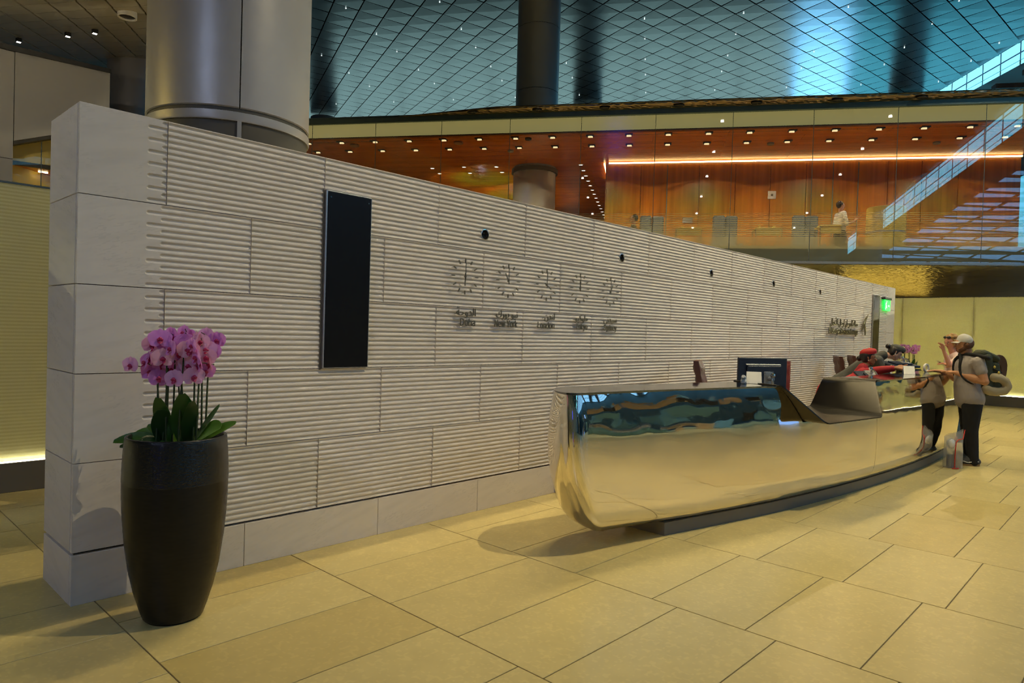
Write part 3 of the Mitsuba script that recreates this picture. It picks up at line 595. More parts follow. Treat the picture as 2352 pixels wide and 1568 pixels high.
# ================================================================ THINGS ON THE WALL
ARABIC = {
'doha': '230,69 238,69 240,0 232,0|151,4 154,11 162,8 173,8 180,11 181,14 180,22 169,40 169,42 173,45 176,45 181,37 187,25 189,16 194,9 204,8 209,11 209,39 207,69 215,69 217,36 217,11 215,6 211,2 205,0 194,0 186,6 181,2 175,0 162,0|108,-13 121,-11 128,-7 132,-1 132,1 120,0 112,4 110,8 110,17 113,25 117,30 123,33 130,33 134,31 140,22 142,14 142,5 138,-7 129,-16 115,-21 109,-21/119,11 123,8 134,9 133,19 128,25 123,25 119,21 118,17|4,16 3,26 10,36 19,41 26,42 27,50 35,50 36,19 37,13 40,9 43,8 62,9 74,13 83,18 83,21 70,26 54,25 53,33 58,34 73,33 90,24 99,23 100,16 91,15 66,2 56,0 41,0 35,2 30,7 30,10 12,10/11,26 14,18 17,17 28,17 28,32 27,35 15,31|25,64 25,68 28,71 32,71 35,68 35,64 32,61 28,61|12,68 15,71 19,71 22,68 21,62 19,61 13,62',
'newyork': '224,-14 240,-10 248,-2 248,0 237,0 231,2 226,8 226,17 228,23 235,31 239,33 245,33 250,31 256,23 258,8 272,8 277,10 280,16 281,26 283,28 289,26 287,12 289,9 308,8 314,13 313,25 309,36 317,39 321,27 322,14 320,7 316,3 307,0 292,0 286,2 282,6 279,2 273,0 256,0 253,-9 247,-15 239,-19 225,-21/235,11 239,8 250,8 249,19 244,25 239,25 235,21 234,17|308,56 311,59 315,59 318,56 317,50 315,49 309,50|284,-11 287,-8 291,-8 294,-11 293,-17 291,-18 285,-17|271,-15 271,-11 274,-8 278,-8 281,-11 281,-15 278,-18 274,-18|126,-21 126,-13 141,-10 149,-2 149,0 138,0 132,2 128,6 127,17 133,29 140,33 149,32 155,27 157,23 159,8 177,8 181,13 181,22 177,37 184,39 189,23 189,12 187,7 183,3 174,0 157,0 154,-9 148,-15 140,-19/136,11 140,8 151,8 150,19 145,25 140,25 136,21 135,17|179,-15 179,-11 182,-8 186,-8 189,-11 189,-15 186,-18 182,-18|166,-15 166,-11 169,-8 173,-8 176,-11 176,-15 173,-18 169,-18|83,-16 84,-14 87,-14 98,-8 105,0 107,7 107,14 101,27 101,30 108,32 112,25 115,14 114,2 111,-5 103,-14 88,-22 85,-21|3,13 3,23 5,32 7,33 13,31 11,24 11,15 18,8 28,6 54,6 68,10 71,15 69,69 77,69 79,13 77,8 73,4 59,-1 27,-2 20,-1 10,3 5,8|35,20 33,26 43,28 45,30 43,34 37,38 37,43 41,48 50,52 52,46 46,44 43,40 51,33 50,26 38,20',
'london': '70,4 73,11 81,8 92,8 99,11 100,14 99,22 88,40 88,42 92,45 95,45 100,37 106,25 108,16 113,9 123,8 126,9 129,13 132,27 139,26 138,12 140,9 144,8 159,9 161,12 159,69 167,69 169,11 167,6 163,2 157,0 143,0 137,2 133,5 128,1 113,0 105,6 98,1 81,0|127,44 130,47 134,47 137,44 136,38 134,37 128,38|3,-5 4,10 6,16 8,17 14,14 11,7 11,-3 15,-10 25,-14 38,-14 47,-10 50,-7 53,1 53,11 47,27 52,30 55,29 61,12 61,1 57,-10 49,-18 38,-22 19,-21 12,-18 6,-12|27,45 30,48 34,48 37,45 36,39 34,38 28,39',
'tokyo': '126,-14 142,-10 150,-2 150,0 139,0 133,2 128,8 128,17 130,23 137,31 141,33 147,33 152,31 158,23 160,8 173,8 176,12 174,69 182,69 183,22 194,31 207,36 215,36 222,33 227,26 228,17 225,10 215,3 202,0 158,0 155,-9 149,-15 134,-21 127,-21/183,10 183,8 208,9 216,12 219,15 220,22 214,28 206,28 194,22/137,11 141,8 152,8 151,19 146,25 141,25 137,21 136,17|4,-14 20,-10 28,-2 28,0 17,0 11,2 6,8 6,17 9,25 12,29 19,33 28,32 34,27 37,20 38,8 52,8 57,10 60,16 62,28 69,26 67,12 69,9 99,8 106,10 108,13 106,22 99,30 97,30 84,42 84,46 85,49 92,55 113,66 120,68 122,64 121,60 102,52 93,45 111,28 115,21 116,12 111,4 99,0 72,0 66,2 62,6 59,2 53,0 36,0 33,-9 27,-15 19,-19 5,-21/15,11 19,8 30,8 29,19 24,25 19,25 15,21 14,17|64,-15 64,-11 67,-8 71,-8 74,-11 74,-15 71,-18 67,-18|51,-15 51,-11 54,-8 58,-8 61,-11 61,-15 58,-18 54,-18',
'sydney': '101,4 104,11 112,8 123,8 130,11 131,14 130,22 119,40 119,42 123,45 126,45 128,42 137,25 141,12 146,8 156,8 161,11 165,28 172,26 170,12 172,9 189,8 192,9 196,17 197,25 198,27 200,27 205,25 203,11 206,8 217,8 221,13 223,27 225,28 231,26 229,17 230,9 242,8 247,14 247,21 242,37 247,39 250,39 251,37 255,21 253,7 248,2 243,0 229,1 225,5 217,0 206,0 199,5 190,0 171,1 166,6 162,2 156,0 144,0 136,6 131,2 125,0 112,0|167,-11 170,-8 174,-8 177,-11 176,-17 174,-18 168,-17|154,-11 157,-8 161,-8 164,-11 163,-17 161,-18 155,-17|3,-4 4,10 6,16 9,17 14,15 11,7 11,-2 16,-10 28,-14 40,-14 52,-11 59,-6 60,0 59,2 53,5 46,6 47,14 68,8 81,9 84,12 84,19 79,36 85,39 87,39 88,37 92,21 90,7 82,1 68,0 68,-6 66,-10 62,-14 53,-19 39,-22 21,-21 10,-16 5,-10|78,52 78,56 81,59 85,59 88,56 88,52 85,49 81,49|33,-37 33,-33 36,-30 40,-30 43,-33 43,-37 40,-40 36,-40|20,-33 23,-30 27,-30 30,-33 29,-39 27,-40 21,-39',
'lounge': '939,12 937,69 945,69 947,15 948,11 952,8 966,9 970,14 973,26 975,26 980,24 978,11 981,8 986,7 996,21 998,21 1004,28 1019,35 1028,35 1035,32 1038,29 1041,22 1040,12 1037,7 1032,3 1015,-2 985,-1 979,1 974,6 970,2 964,0 947,1 941,6/995,7 1016,6 1025,8 1032,13 1033,21 1027,27 1015,26 1008,22 995,9|861,19 861,26 868,36 877,41 884,42 885,50 893,50 894,19 896,11 901,8 914,9 916,12 914,69 922,69 924,11 922,6 918,2 912,0 895,1 888,7 888,10 870,10 866,12/869,26 872,18 875,17 886,17 886,32 885,35 873,31|883,68 886,71 890,71 893,68 892,62 890,61 884,62|870,68 873,71 877,71 880,68 879,62 877,61 871,62|819,0 817,69 825,69 827,0|693,-22 690,-14 703,-9 711,-1 713,3 714,15 708,27 708,30 713,33 715,33 718,27 723,11 727,8 736,9 747,29 756,35 765,34 770,29 780,9 791,8 794,9 796,12 794,69 802,69 804,11 802,6 798,2 792,0 781,0 773,3 769,-1 759,-2 751,2 744,9 738,1 735,0 726,0 720,3 716,-7 705,-17 697,-21/749,18 753,10 760,6 766,6 769,9 766,21 761,27 757,27 752,23|616,12 614,69 622,69 624,15 627,9 630,8 650,9 660,12 671,18 670,22 658,26 642,25 641,33 646,34 661,33 679,24 688,23 688,16 677,14 662,5 650,1 628,0 622,2 618,6|657,-11 660,-8 664,-8 667,-11 666,-17 664,-18 658,-17|544,-5 545,10 547,16 549,17 555,14 552,7 552,-3 556,-10 566,-14 579,-14 588,-10 591,-7 594,1 594,11 588,27 593,30 596,29 602,12 602,1 598,-10 590,-18 579,-22 560,-21 553,-18 547,-12|568,41 568,45 571,48 575,48 578,45 578,41 575,38 571,38|454,-22 451,-14 464,-9 472,-1 474,3 475,14 469,27 470,31 476,33 483,13 486,9 497,8 502,11 502,39 500,69 508,69 510,36 510,11 508,6 504,2 498,0 487,0 481,3 477,-7 466,-17 458,-21|377,12 375,69 383,69 385,15 388,9 391,8 411,9 421,12 432,18 431,22 419,26 403,25 402,33 407,34 422,33 440,24 449,23 449,16 438,14 423,5 411,1 389,0 383,2 379,6|418,-11 421,-8 425,-8 428,-11 427,-17 425,-18 419,-17|304,-5 305,10 307,16 310,17 315,15 312,7 312,-3 318,-11 326,-14 336,-14 344,-12 349,-8 353,1 354,9 352,69 360,69 362,15 361,2 356,-11 345,-20 337,-22 326,-22 312,-17 307,-12|262,0 260,69 268,69 270,0|202,49 205,56 207,56 233,36 235,44 234,68 242,69 243,45 239,29 243,25 247,17 247,10 243,3 236,0 209,0 209,9 215,12 226,23 229,28/222,9 237,8 240,11 240,16 237,21 234,22|201,61 199,67 202,68 199,72 200,80 205,84 212,84 213,79 206,79 204,77 204,73 207,70 216,71 217,66|76,12 74,69 82,69 84,15 85,11 89,8 101,9 109,25 114,31 121,35 127,35 130,34 135,29 145,9 165,8 165,10 162,11 158,17 157,29 163,39 173,43 186,42 186,38 185,34 173,35 166,30 165,22 167,17 178,11 185,12 192,16 195,9 183,4 162,0 146,0 138,3 134,-1 124,-2 116,2 110,9 103,1 100,0 84,1 78,6/114,18 118,10 125,6 131,6 134,9 131,21 126,27 122,27 117,23|3,-5 4,10 6,16 9,17 14,15 11,7 11,-3 17,-11 25,-14 35,-14 43,-12 48,-8 52,1 53,9 51,69 59,69 61,15 60,2 55,-11 44,-20 36,-22 25,-22 11,-17 6,-12',
}
def arabic(key, height, depth):
    """letter outlines (in 1/70 of the capital height) as one raised mesh, reading from the origin"""
    ms = []
    for poly in ARABIC[key].split('|'):
        rings = [[tuple(map(int, p.split(','))) for p in r.split()] for r in poly.split('/')]
        ms.append(extrude(Polygon(rings[0], rings[1:]).buffer(0), depth * 70 / height))
    m = cat(*ms); m.apply_scale(height / 70); return m
def on_wall(m, x, z, y):     # from the xy plane to the wall plane, facing the lobby
    m = m.copy(); m.apply_transform([[1, 0, 0, x], [0, 0, -1, y], [0, 1, 0, z], [0, 0, 0, 1]]); return m
def fit(m, w):
    b = m.bounds; s = w / (b[1][0] - b[0][0]); m = m.copy(); m.apply_scale((s, 1, 1)); m.apply_translation((-m.bounds[0][0], 0, 0)); return m
def screen(key, x0, x1, z0, z1, label):
    tag(key, label, 'screen')
    add(key + '__frame', cat(box(x0, x0 + .012, -.022, .004, z0, z1, .002), box(x1 - .006, x1, -.022, .004, z0, z1, .002), box(x0, x1, -.022, .004, z0, z0 + .006, .002), box(x0, x1, -.022, .004, z1 - .006, z1, .002)), 'mat_aluminium')
    tag(key + '__frame', 'thin grey metal edge')
    add(key + '__panel', box(x0 + .011, x1 - .005, -.024, .002, z0 + .005, z1 - .005, .002), 'mat_black_glass')
    for i, (x, z) in enumerate([(x0 + .035, z1 - .045), (x1 - .03, z1 - .045)]):
        add(key + '__' + nm('screw', i), rot(trimesh.creation.cylinder(.005, .004, sections=12), 90, (1, 0, 0)).apply_translation([x, -.0255, z]), 'mat_chrome')
    add(key + '__reveal', box(x0 - .014, x0, -.0035, .004, z0 - .01, z1), 'mat_joint')
screen('wall_screen', 1.500, 1.879, 1.274, 2.520, 'tall black glass panel on the stone wall left of the clocks')
screen('wall_screen_001', 14.03, 14.45, .95, 2.510, 'tall narrow black panel on the far end of the stone wall, beside the green sign')
for i, (x, z) in enumerate(HOLES):
    key = nm('wall_spot', i)
    tag(key, ['round black recessed wall light above the leftmost clock, largest of the row', 'round black recessed wall light second from the left, above the rightmost clock', 'round black recessed wall light in the middle of the row', 'round black recessed wall light second from the right of the row', 'round black recessed wall light farthest right, smallest of the row'][i], 'wall light', 'round lights set in the stone wall')
    ring = on_wall(lathe([(.043, -.03), (.047, -.001), (.046, .004), (.042, .005), (.0405, .002), (.0395, -.004)], 40), x, z, 0)
    add(key + '__ring', ring, 'mat_chrome', 30)
    add(key + '__cup', on_wall(lathe([(.0405, .001), (.039, -.012), (.030, -.024), (.0, -.026)], 32), x, z, 0), 'mat_black_steel', 40)
    add(key + '__lamp', on_wall(ball(.012, sub=1), x, z + .012, .020), 'mat_black', True)
def clock(i, x, z, hour, city):
    key = nm('wall_clock', i); o = on_wall
    tag(key, f'wall clock of loose metal strokes above the name {city}, showing {hour} o\'clock', 'clock', 'five world clocks on the stone wall')
    for h in range(12):
        a = PI / 2 - h * PI / 6; c, s = math.cos(a), math.sin(a)
        L = .036 if h == 0 else .030
        bar = rot(box(.150 - L - .003, .150, -.0045, .0045, 0, .010, .001), math.degrees(a))
        pin = trimesh.creation.cylinder(.0015, .036, sections=6).apply_translation([c * .136, s * .136, -.018])
        add(f'{key}__' + nm('hour_mark', h), on_wall(cat(bar, pin), x, z, -.036), 'mat_letter')
    def hand(L, w, ang, y): return on_wall(rot(box(-.03, L, -w, w, 0, .004, .0008), ang), x, z, y)
    add(f'{key}__hour_hand', hand(.078, .0052, 90 - 30 * hour, -.040), 'mat_letter')
    add(f'{key}__minute_hand', hand(.118, .0036, 90, -.046), 'mat_letter')
    add(f'{key}__hub', on_wall(trimesh.creation.cylinder(.009, .014, sections=20).apply_translation([0, 0, 0]), x, z, -.042), 'mat_letter', 30)
CITY = [('doha', 'Doha', 2.733, 2.953, 2.782, 2.951, 6), ('newyork', 'New York', 3.204, 3.478, 3.187, 3.478, 11), ('london', 'London', 3.853, 4.0, 3.759, 4.0, 4), ('tokyo', 'Tokyo', 4.318, 4.52, 4.338, 4.523, 12), ('sydney', 'Sydney', 4.803, 5.033, 4.809, 5.037, 1)]
for i, (k, name, a0, a1, e0, e1, hour) in enumerate(CITY):
    clock(i, [2.81, 3.33, 3.853, 4.366, 4.887][i], 2.016, hour, name)
    key = nm('city_name', i); tag(key, f'raised metal lettering {name} in Arabic and English under its clock', 'lettering', 'city names under the clocks')
    m = arabic(k, .066, .010); add(key + '__arabic_text', on_wall(fit(m, a1 - a0), a0, 1.690, -.022), 'mat_letter')
    m = meshkit.text_mesh(name, .062, .008, False); add(key + '__english_text', on_wall(fit(m, e1 - e0), e0, 1.606, -.022), 'mat_letter')
    add(key + '__stud', cat(*[on_wall(trimesh.creation.cylinder(.0025, .03, sections=6), (e0 if zz < 1.7 else a0) + ((e1 - e0) if zz < 1.7 else (a1 - a0)) * t, zz, -.008) for t in (.06, .5, .95) for zz in (1.625, 1.705)]), 'mat_letter')
tag('lounge_sign', 'two-line raised metal lounge sign at the far end of the stone wall', 'lettering')
m = arabic('lounge', .12, .014); add('lounge_sign__arabic_text', on_wall(fit(m, 1.50), 11.52, 1.84, -.030), 'mat_letter')
m = meshkit.text_mesh('Al Mourjan Business Lounge', .105, .014, True); add('lounge_sign__english_text', on_wall(fit(m, 1.58), 11.45, 1.69, -.030), 'mat_letter')
# emblem: an oryx head with one long horn before a dark disc of fine lines
tag('airline_emblem', 'round antelope head emblem with a long slanting horn, right of the lounge lettering', 'emblem')
def ribbon(c, wd, d=.012):
    c = np.array(c, float); t = np.gradient(c, axis=0); t /= np.linalg.norm(t, axis=1, keepdims=True); nn = np.c_[-t[:, 1], t[:, 0]]; wd = np.asarray(wd)[:, None]
    return extrude(Polygon(np.vstack([c + nn * wd, (c - nn * wd)[::-1]])).buffer(0), d)
g = np.linspace(0, 1, 14)
horn = ribbon(np.c_[.20 - .02 * np.sin(g * PI) + .20 * g, .20 + .24 * g], .014 * (1 - g) + .002)
add('airline_emblem__horn', on_wall(horn, 13.24, 1.66, -.034), 'mat_letter')
head = extrude(Polygon([(.20, .22), (.25, .20), (.245, .16), (.27, .08), (.255, .03), (.225, .02), (.205, .07), (.175, .12), (.165, .18)]), .016)
add('airline_emblem__head', on_wall(head, 13.24, 1.66, -.034), 'mat_letter')
lines = [ribbon(np.c_[.20 - r * np.cos(PI * (.12 + .62 * g)) * .9, .20 + r * np.sin(PI * (.12 + .62 * g) - .9)], .0045 + 0 * g) for r in np.linspace(.055, .19, 7)]
add('airline_emblem__disc_lines', on_wall(cat(*lines), 13.24, 1.66, -.030), 'mat_letter')
tag('exit_sign', 'green glowing exit sign on the far end of the stone wall', 'exit sign')
mat('mat_green', (.02, .35, .06), .4)
add('exit_sign__mount', box(14.62, 15.12, -.07, .0, 2.455, 2.50, .006), 'mat_black')
d = add('exit_sign__panel', box(14.68, 15.10, -.05, -.03, 2.22, 2.45, .003), 'mat_green'); d['emitter'] = emit((.03, 1.5, .16), .6)
fig = cat(extrude(Polygon([(0, 0), (.03, .0), (.06, .06), (.10, .03), (.12, .05), (.07, .10), (.09, .14), (.05, .15), (.01, .11), (.03, .08)]), .004), trimesh.creation.cylinder(.018, .004, sections=16).apply_translation([.095, .165, .002]), box(.17, .27, .07, .09, 0, .004), extrude(Polygon([(.26, .05), (.30, .08), (.26, .11)]), .004))
d = add('exit_sign__pictogram', on_wall(fig, 14.73, 2.245, -.05), 'mat_white'); d['emitter'] = emit((.5, 2.4, .7), .2)
# ================================================================ RECEPTION DESK
DX = np.array([2.6, 3.0, 3.4, 4.27, 4.98, 6.0, 7.23, 8.9, 10.0, 10.75]); DY = np.array([-1.345, -1.42, -1.475, -1.655, -1.835, -1.985, -2.10, -2.185, -2.19, -2.12])
SP = UnivariateSpline(DX, DY, k=3, s=.0012)
ZT, WID = 1.15, .46
def desk_outline():
    """the counter from above: left bow, curved front, right bow, straight-ish back; (points, outward normals, share of front, share of end)"""
    xf = np.linspace(2.72, 10.55, 190); front = np.c_[xf, SP(xf)]
    def bow(p, t, q, u, n):     # cubic from p (direction t) to q (direction u)
        s = np.linspace(0, 1, n)[1:-1, None]; return (1 - s) ** 3 * p + 3 * s * (1 - s) ** 2 * (p + t) + 3 * s ** 2 * (1 - s) * (q - u) + s ** 3 * q
    xb = np.linspace(10.55, 3.05, 120); back = np.c_[xb, SP(xb) + WID]
    tr = front[-1] - front[-2]; tr /= np.linalg.norm(tr)
    right = bow(front[-1], tr * .26, back[0], np.array([-.30, 0.0]), 26)
    left = bow(back[-1], np.array([-.30, -.02]), front[0], np.array([.21, -.035]), 34)
    P = np.vstack([front, right, back, left])
    d = np.roll(P, -1, 0) - np.roll(P, 1, 0); n = np.c_[d[:, 1], -d[:, 0]]; n /= np.linalg.norm(n, axis=1, keepdims=True)
    isback = np.zeros(len(P)); a = len(front) + len(right); isback[a:a + len(back)] = 1
    k = np.ones(13) / 13; isback = np.convolve(np.r_[isback[-6:], isback, isback[:6]], k, 'valid')
    return P, n, 1 - isback
OP, ON, OF = desk_outline()
ZL = np.array([1.148, 1.10, 1.05, 1.0, .95, .9, .85, .8, .74, .68, .62, .56, .5, .44, .38, .32, .27, .23, .195, .165, .14, .122, .11, .104, .10])
OFF_F = np.interp(ZL, [.10, .104, .11, .122, .14, .165, .195, .23, .27, .32, .44, .56, .68, .8, .9, 1.0, 1.08, 1.148], [-.16, -.11, -.075, -.045, -.018, .006, .024, .037, .046, .052, .058, .060, .0595, .056, .048, .036, .021, 0])
OFF_E = np.interp(ZL, [.10, .11, .12, .14, .195, .28, .38, .48, .58, .68, .8, .86, 1.0, 1.148], [-.47, -.43, -.39, -.35, -.265, -.185, -.13, -.075, -.036, -.012, .002, .006, .006, 0])
def hull_mesh():
    rings = []
    x0, x1, L = OP[:, 0].min(), OP[:, 0].max(), 1.6
    for z, of, oe in zip(ZL, OFF_F, OFF_E):
        rip = (.0030 + .0032 * np.clip((z - .88) * 6, 0, 1)) * (meshkit.fbm(np.c_[OP[:, 0] * 4.5, OP[:, 1] * 4.5, np.full(len(OP), z * 6)], 3, 5) - .5) * 2 * OF
        fade = np.clip((1 - np.abs(ON[:, 0])), 0, 1) ** .5
        q = OP + ON * (of * OF * fade + rip)[:, None]
        s0, s1 = np.clip(1 - (OP[:, 0] - x0) / L, 0, 1) ** 2, np.clip(1 - (x1 - OP[:, 0]) / L, 0, 1) ** 2
        q[:, 0] += -oe * s0 + oe * s1
        rings.append(np.c_[q, np.full(len(OP), z)])
    V = np.array(rings); n, m = V.shape[:2]; V = V.reshape(-1, 3); F = []
    i, j = np.meshgrid(np.arange(n - 1), np.arange(m), indexing='ij'); i, j = i.ravel(), j.ravel(); j2 = (j + 1) % m
    a, b, c, d = i * m + j, i * m + j2, (i + 1) * m + j2, (i + 1) * m + j
    F = np.vstack([np.stack([a, c, b], 1), np.stack([a, d, c], 1)])
    def cap(off, flip):      # zips the front and the back chain of the ring together
        lo, hi = int(np.argmin(OP[:, 0])), int(np.argmax(OP[:, 0]))
        A = [(lo + k) % m for k in range((hi - lo) % m + 1)]; B = [(lo - k) % m for k in range((lo - hi) % m + 1)]
        t, p, q = [], 0, 0
        while p < len(A) - 1 or q < len(B) - 1:
            if q == len(B) - 1 or (p < len(A) - 1 and OP[A[p + 1], 0] <= OP[B[q + 1], 0]):
                if B[q] not in (A[p], A[p + 1]): t.append([A[p], A[p + 1], B[q]])
                p += 1
            else:
                if A[p] not in (B[q], B[q + 1]): t.append([A[p], B[q + 1], B[q]])
                q += 1
        t = np.array(t) + off; return t[:, ::-1] if flip else t
    F = np.vstack([F, cap(0, False), cap((n - 1) * m, True)])
    mm = trimesh.Trimesh(V, F, process=False); mm.fix_normals(); return mm
def to_m3(m): return m3.Manifold(m3.Mesh(np.asarray(m.vertices, np.float32), np.asarray(m.faces, np.uint32)))
def from_m3(q):
    k = q.to_mesh(); return trimesh.Trimesh(k.vert_properties[:, :3], k.tri_verts, process=False)
hull = to_m3(hull_mesh())
NA, NAb = np.array([4.98, -1.845, 1.15]), np.array([5.20, -1.36, 1.15])
NB, NBb = np.array([5.25, -2.15, .82]), np.array([5.45, -1.20, .82])
NC, NCb = np.array([6.37, -2.30, .82]), np.array([6.74, -1.47, .82])
ND, NDb = np.array([6.88, -2.075, 1.15]), np.array([6.70, -1.60, 1.15])
up = lambda a, b, t: a + (b - a) * t
cut = m3.Manifold.hull_points([tuple(q) for q in [up(NB, NA, 1.12) + [0, -.10, 0], up(NBb, NAb, 1.12) + [0, .15, 0], NB + [0, -.05, 0], NBb + [0, .2, 0], NC + [0, -.05, 0], NCb + [0, .2, 0], up(NC, ND, 1.12) + [0, -.12, 0], np.array([6.74, -1.2, 1.2])]])
hull = hull - cut
slit = to_m3(box(7.338, 7.342, -3, 0, 0, 1.3))
tag('reception_desk', 'long boat-shaped mirror-polished steel reception desk', 'reception desk')
def smoothed(m, angle=22): return m
add('reception_desk__hull_panel', from_m3(hull ^ to_m3(box(0, 6.818, -4, 2, 0, 1.3))), 'mat_mirror', 24)
add('reception_desk__hull_panel_001', from_m3(hull ^ to_m3(box(6.822, 13, -4, 2, 0, 1.3))), 'mat_mirror', 24)
tag('reception_desk__hull_panel', 'mirror-polished bulging steel front'); tag('reception_desk__hull_panel_001', 'mirror-polished bulging steel front, far section')
top = to_m3(extrude(Polygon(OP + ON * .004), .014).apply_translation([0, 0, 1.145])) - cut
for i, q in enumerate([box(0, 6.1, -4, 2, 0, 2), box(6.1, 14, -4, 2, 0, 2)]): add('reception_desk__' + nm('counter_top', i), from_m3(top ^ to_m3(q)), 'mat_counter_top', 30); tag('reception_desk__' + nm('counter_top', i), ['dark polished counter top, near section', 'dark polished counter top, far section'][i])
def bent(pts, r=.06, n=7):
    out = [pts[0]]
    for a, b, c in zip(pts[:-2], pts[1:-1], pts[2:]):
        u, v = (a - b) / np.linalg.norm(a - b), (c - b) / np.linalg.norm(c - b)
        p, q = b + u * r, b + v * r
        for t in np.linspace(0, 1, n): out.append((1 - t) ** 2 * p + 2 * t * (1 - t) * b + t * t * q)
    return np.array(out + [pts[-1]])
dz = np.array([0, 0, .006])
f = bent([NA + [-.10, .012, 0] + dz, NA + dz, NB + dz, NC + dz, ND + dz, ND + [.14, -.014, 0] + dz]); b = bent([NAb + [-.10, .02, 0] + dz, NAb + dz, NBb + dz, NCb + dz, NDb + dz, NDb + [.28, -.05, 0] + dz])
grid = np.stack([f * (1 - t) + b * t for t in np.linspace(0, 1, 26)], 1)
add('reception_desk__bent_shelf', thick(grid, -.012), 'mat_black_steel', 40); tag('reception_desk__bent_shelf', 'lowered shelf of bent dark brushed steel cut into the counter')
xs = np.linspace(3.68, 10.3, 60)
pl_ = np.vstack([np.c_[xs, SP(xs) + .055], np.c_[xs[::-1], SP(xs[::-1]) + .055 + .37]])
add('reception_desk__plinth', extrude(Polygon(pl_), .101), 'mat_plinth'); tag('reception_desk__plinth', 'dark stone plinth under the desk')
xs = np.linspace(3.7, 10.2, 50)
add('reception_desk__work_surface', extrude(Polygon(np.vstack([np.c_[xs, SP(xs) + WID + .002], np.c_[xs[::-1], np.minimum(SP(xs[::-1]) + 1.0, -.82)]])), .03).apply_translation([0, 0, .73]), 'mat_black_steel')
for i, x in enumerate([4.6, 5.3, 8.2, 10.0]): add('reception_desk__' + nm('cabinet', i), box(x - .2, x + .2, float(SP(x)) + WID + .03, float(SP(x)) + .95, 0, .73, .004), 'mat_dark_metal')

# ---- things on and behind the desk
def tent_card(i, x, y, z, a, label, kind='paper'):
    key = nm('tent_card', i); tag(key, label, 'card'); tw = T().translate([x, y, z]).rotate([0, 0, 1], a)
    m = extrude(Polygon([(-.055, 0), (0, .105), (.055, 0), (.053, 0), (0, .099), (-.053, 0)]), .13); m.apply_transform([[0, 0, 1, -.065], [1, 0, 0, 0], [0, 1, 0, 0], [0, 0, 0, 1]])
    add(key, m, 'mat_paper', tw=tw)
tent_card(0, 5.00, -1.58, 1.161, -60, 'white folded card on the counter in front of the near monitor')
tent_card(1, 8.95, -1.90, 1.161, -65, 'white folded card on the counter beside the hostess\'s outstretched hand')
tag('ring_stand', 'small round silver holder standing on the counter by the man\'s hand', 'card holder')
m = rot(lathe([(.036, -.014), (.050, -.014), (.050, .014), (.036, .014), (.036, -.014)], 40), 90, (0, 1, 0)); m.apply_scale((1, 1, 1.2))
add('ring_stand', m, 'mat_paper', 30, tw=T().translate([10.05, -1.86, 1.16 + .061]).rotate([0, 0, 1], 65))
tag('small_white_device', 'small white scanner beside the folded card near the monitor', 'scanner')
add('small_white_device__body', cat(box(-.035, .035, -.025, .025, 0, .045, .012), tube([(0, 0, .03), (-.03, 0, .06), (-.07, 0, .07)], [.02, .022, .014], 10)), 'mat_white', 40, tw=T().translate([4.86, -1.55, 1.16]).rotate([0, 0, 1], 20))
def monitor(i, x, y, z, yaw, tilt, label, w=.54, h=.40):
    key = nm('monitor', i); tag(key, label, 'monitor'); R = T().translate([x, y, z]).rotate([0, 0, 1], yaw).rotate([1, 0, 0], tilt)
    # local: screen towards +y, back towards -y
    add(key + '__shell', cat(box(-w / 2, w / 2, -.012, .018, -h / 2, h / 2, .006), box(-w / 2 + .09, w / 2 - .09, -.034, -.010, -h / 2 + .05, h / 2 - .07, .008)), 'mat_navy', tw=R)
    m = thick(np.array([[[-w / 2 + .085, -.012, h / 2 - .062], [w / 2 - .085, -.012, h / 2 - .062]], [[-w / 2 + .10, -.036, h / 2 - .085], [w / 2 - .10, -.036, h / 2 - .085]]]), .004)
    add(key + '__vent_ledge', m, 'mat_white', tw=R); tag(key + '__vent_ledge', 'pale ledge along the back')
    add(key + '__mount_plate', box(-.01, .11, -.040, -.034, -.10, .07, .003), 'mat_aluminium', tw=R); tag(key + '__mount_plate', 'silver mounting plate')
    for j, (a, c) in enumerate([(.0, .06), (.10, .06), (.0, -.09), (.10, -.09)]): add(f'{key}__' + nm('bolt', j), box(a - .004, a + .004, -.043, -.039, c - .004, c + .004, .001), 'mat_black', tw=R)
    add(key + '__pivot', cat(rot(trimesh.creation.cylinder(.022, .06, sections=20), 90, (1, 0, 0)).apply_translation([.055, -.065, .0]), ball(.026, (.055, -.09, .035), 2), tube([(.055, -.085, .0), (.055, -.09, -.05), (.055, -.07, -.12 if tilt else -.17)], .014, 10)), 'mat_chrome', 40, tw=R)
    add(key + '__screen', box(-w / 2 + .012, w / 2 - .012, .018, .020, -h / 2 + .012, h / 2 - .012, .001), 'mat_black_glass', tw=R)
    if tilt: add(key + '__arm', cat(tube([(0, .03, -.03), (0, .05, (.77 - z) / 2), (0, .05, .775 - z)], .014, 10), box(-.08, .08, -.03, .13, .763 - z, .777 - z, .004)), 'mat_dark_metal', 40, tw=T().translate([x, y, z]).rotate([0, 0, 1], yaw))
    else: add(key + '__arm', cat(tube([(.055, -.05, -.15), (.055, .02, -h / 2 - .02), (.055, .06, .775 - z)], .016, 10), box(-.06, .17, -.02, .14, .763 - z, .777 - z, .004)), 'mat_aluminium', 40, tw=R)
monitor(0, 5.74, -1.34, 1.165, -27, 0, 'large dark monitor seen from behind on the desk left of the notch', .60, .42)
monitor(1, 10.28, -1.46, 1.245, -38, -80, 'dark monitor tilted far back at the far end of the desk below the orchids', .46, .30)
monitor(2, 8.72, -1.46, 1.12, -35, -62, 'dark monitor peeking over the counter in front of the hostess in red', .26, .20)

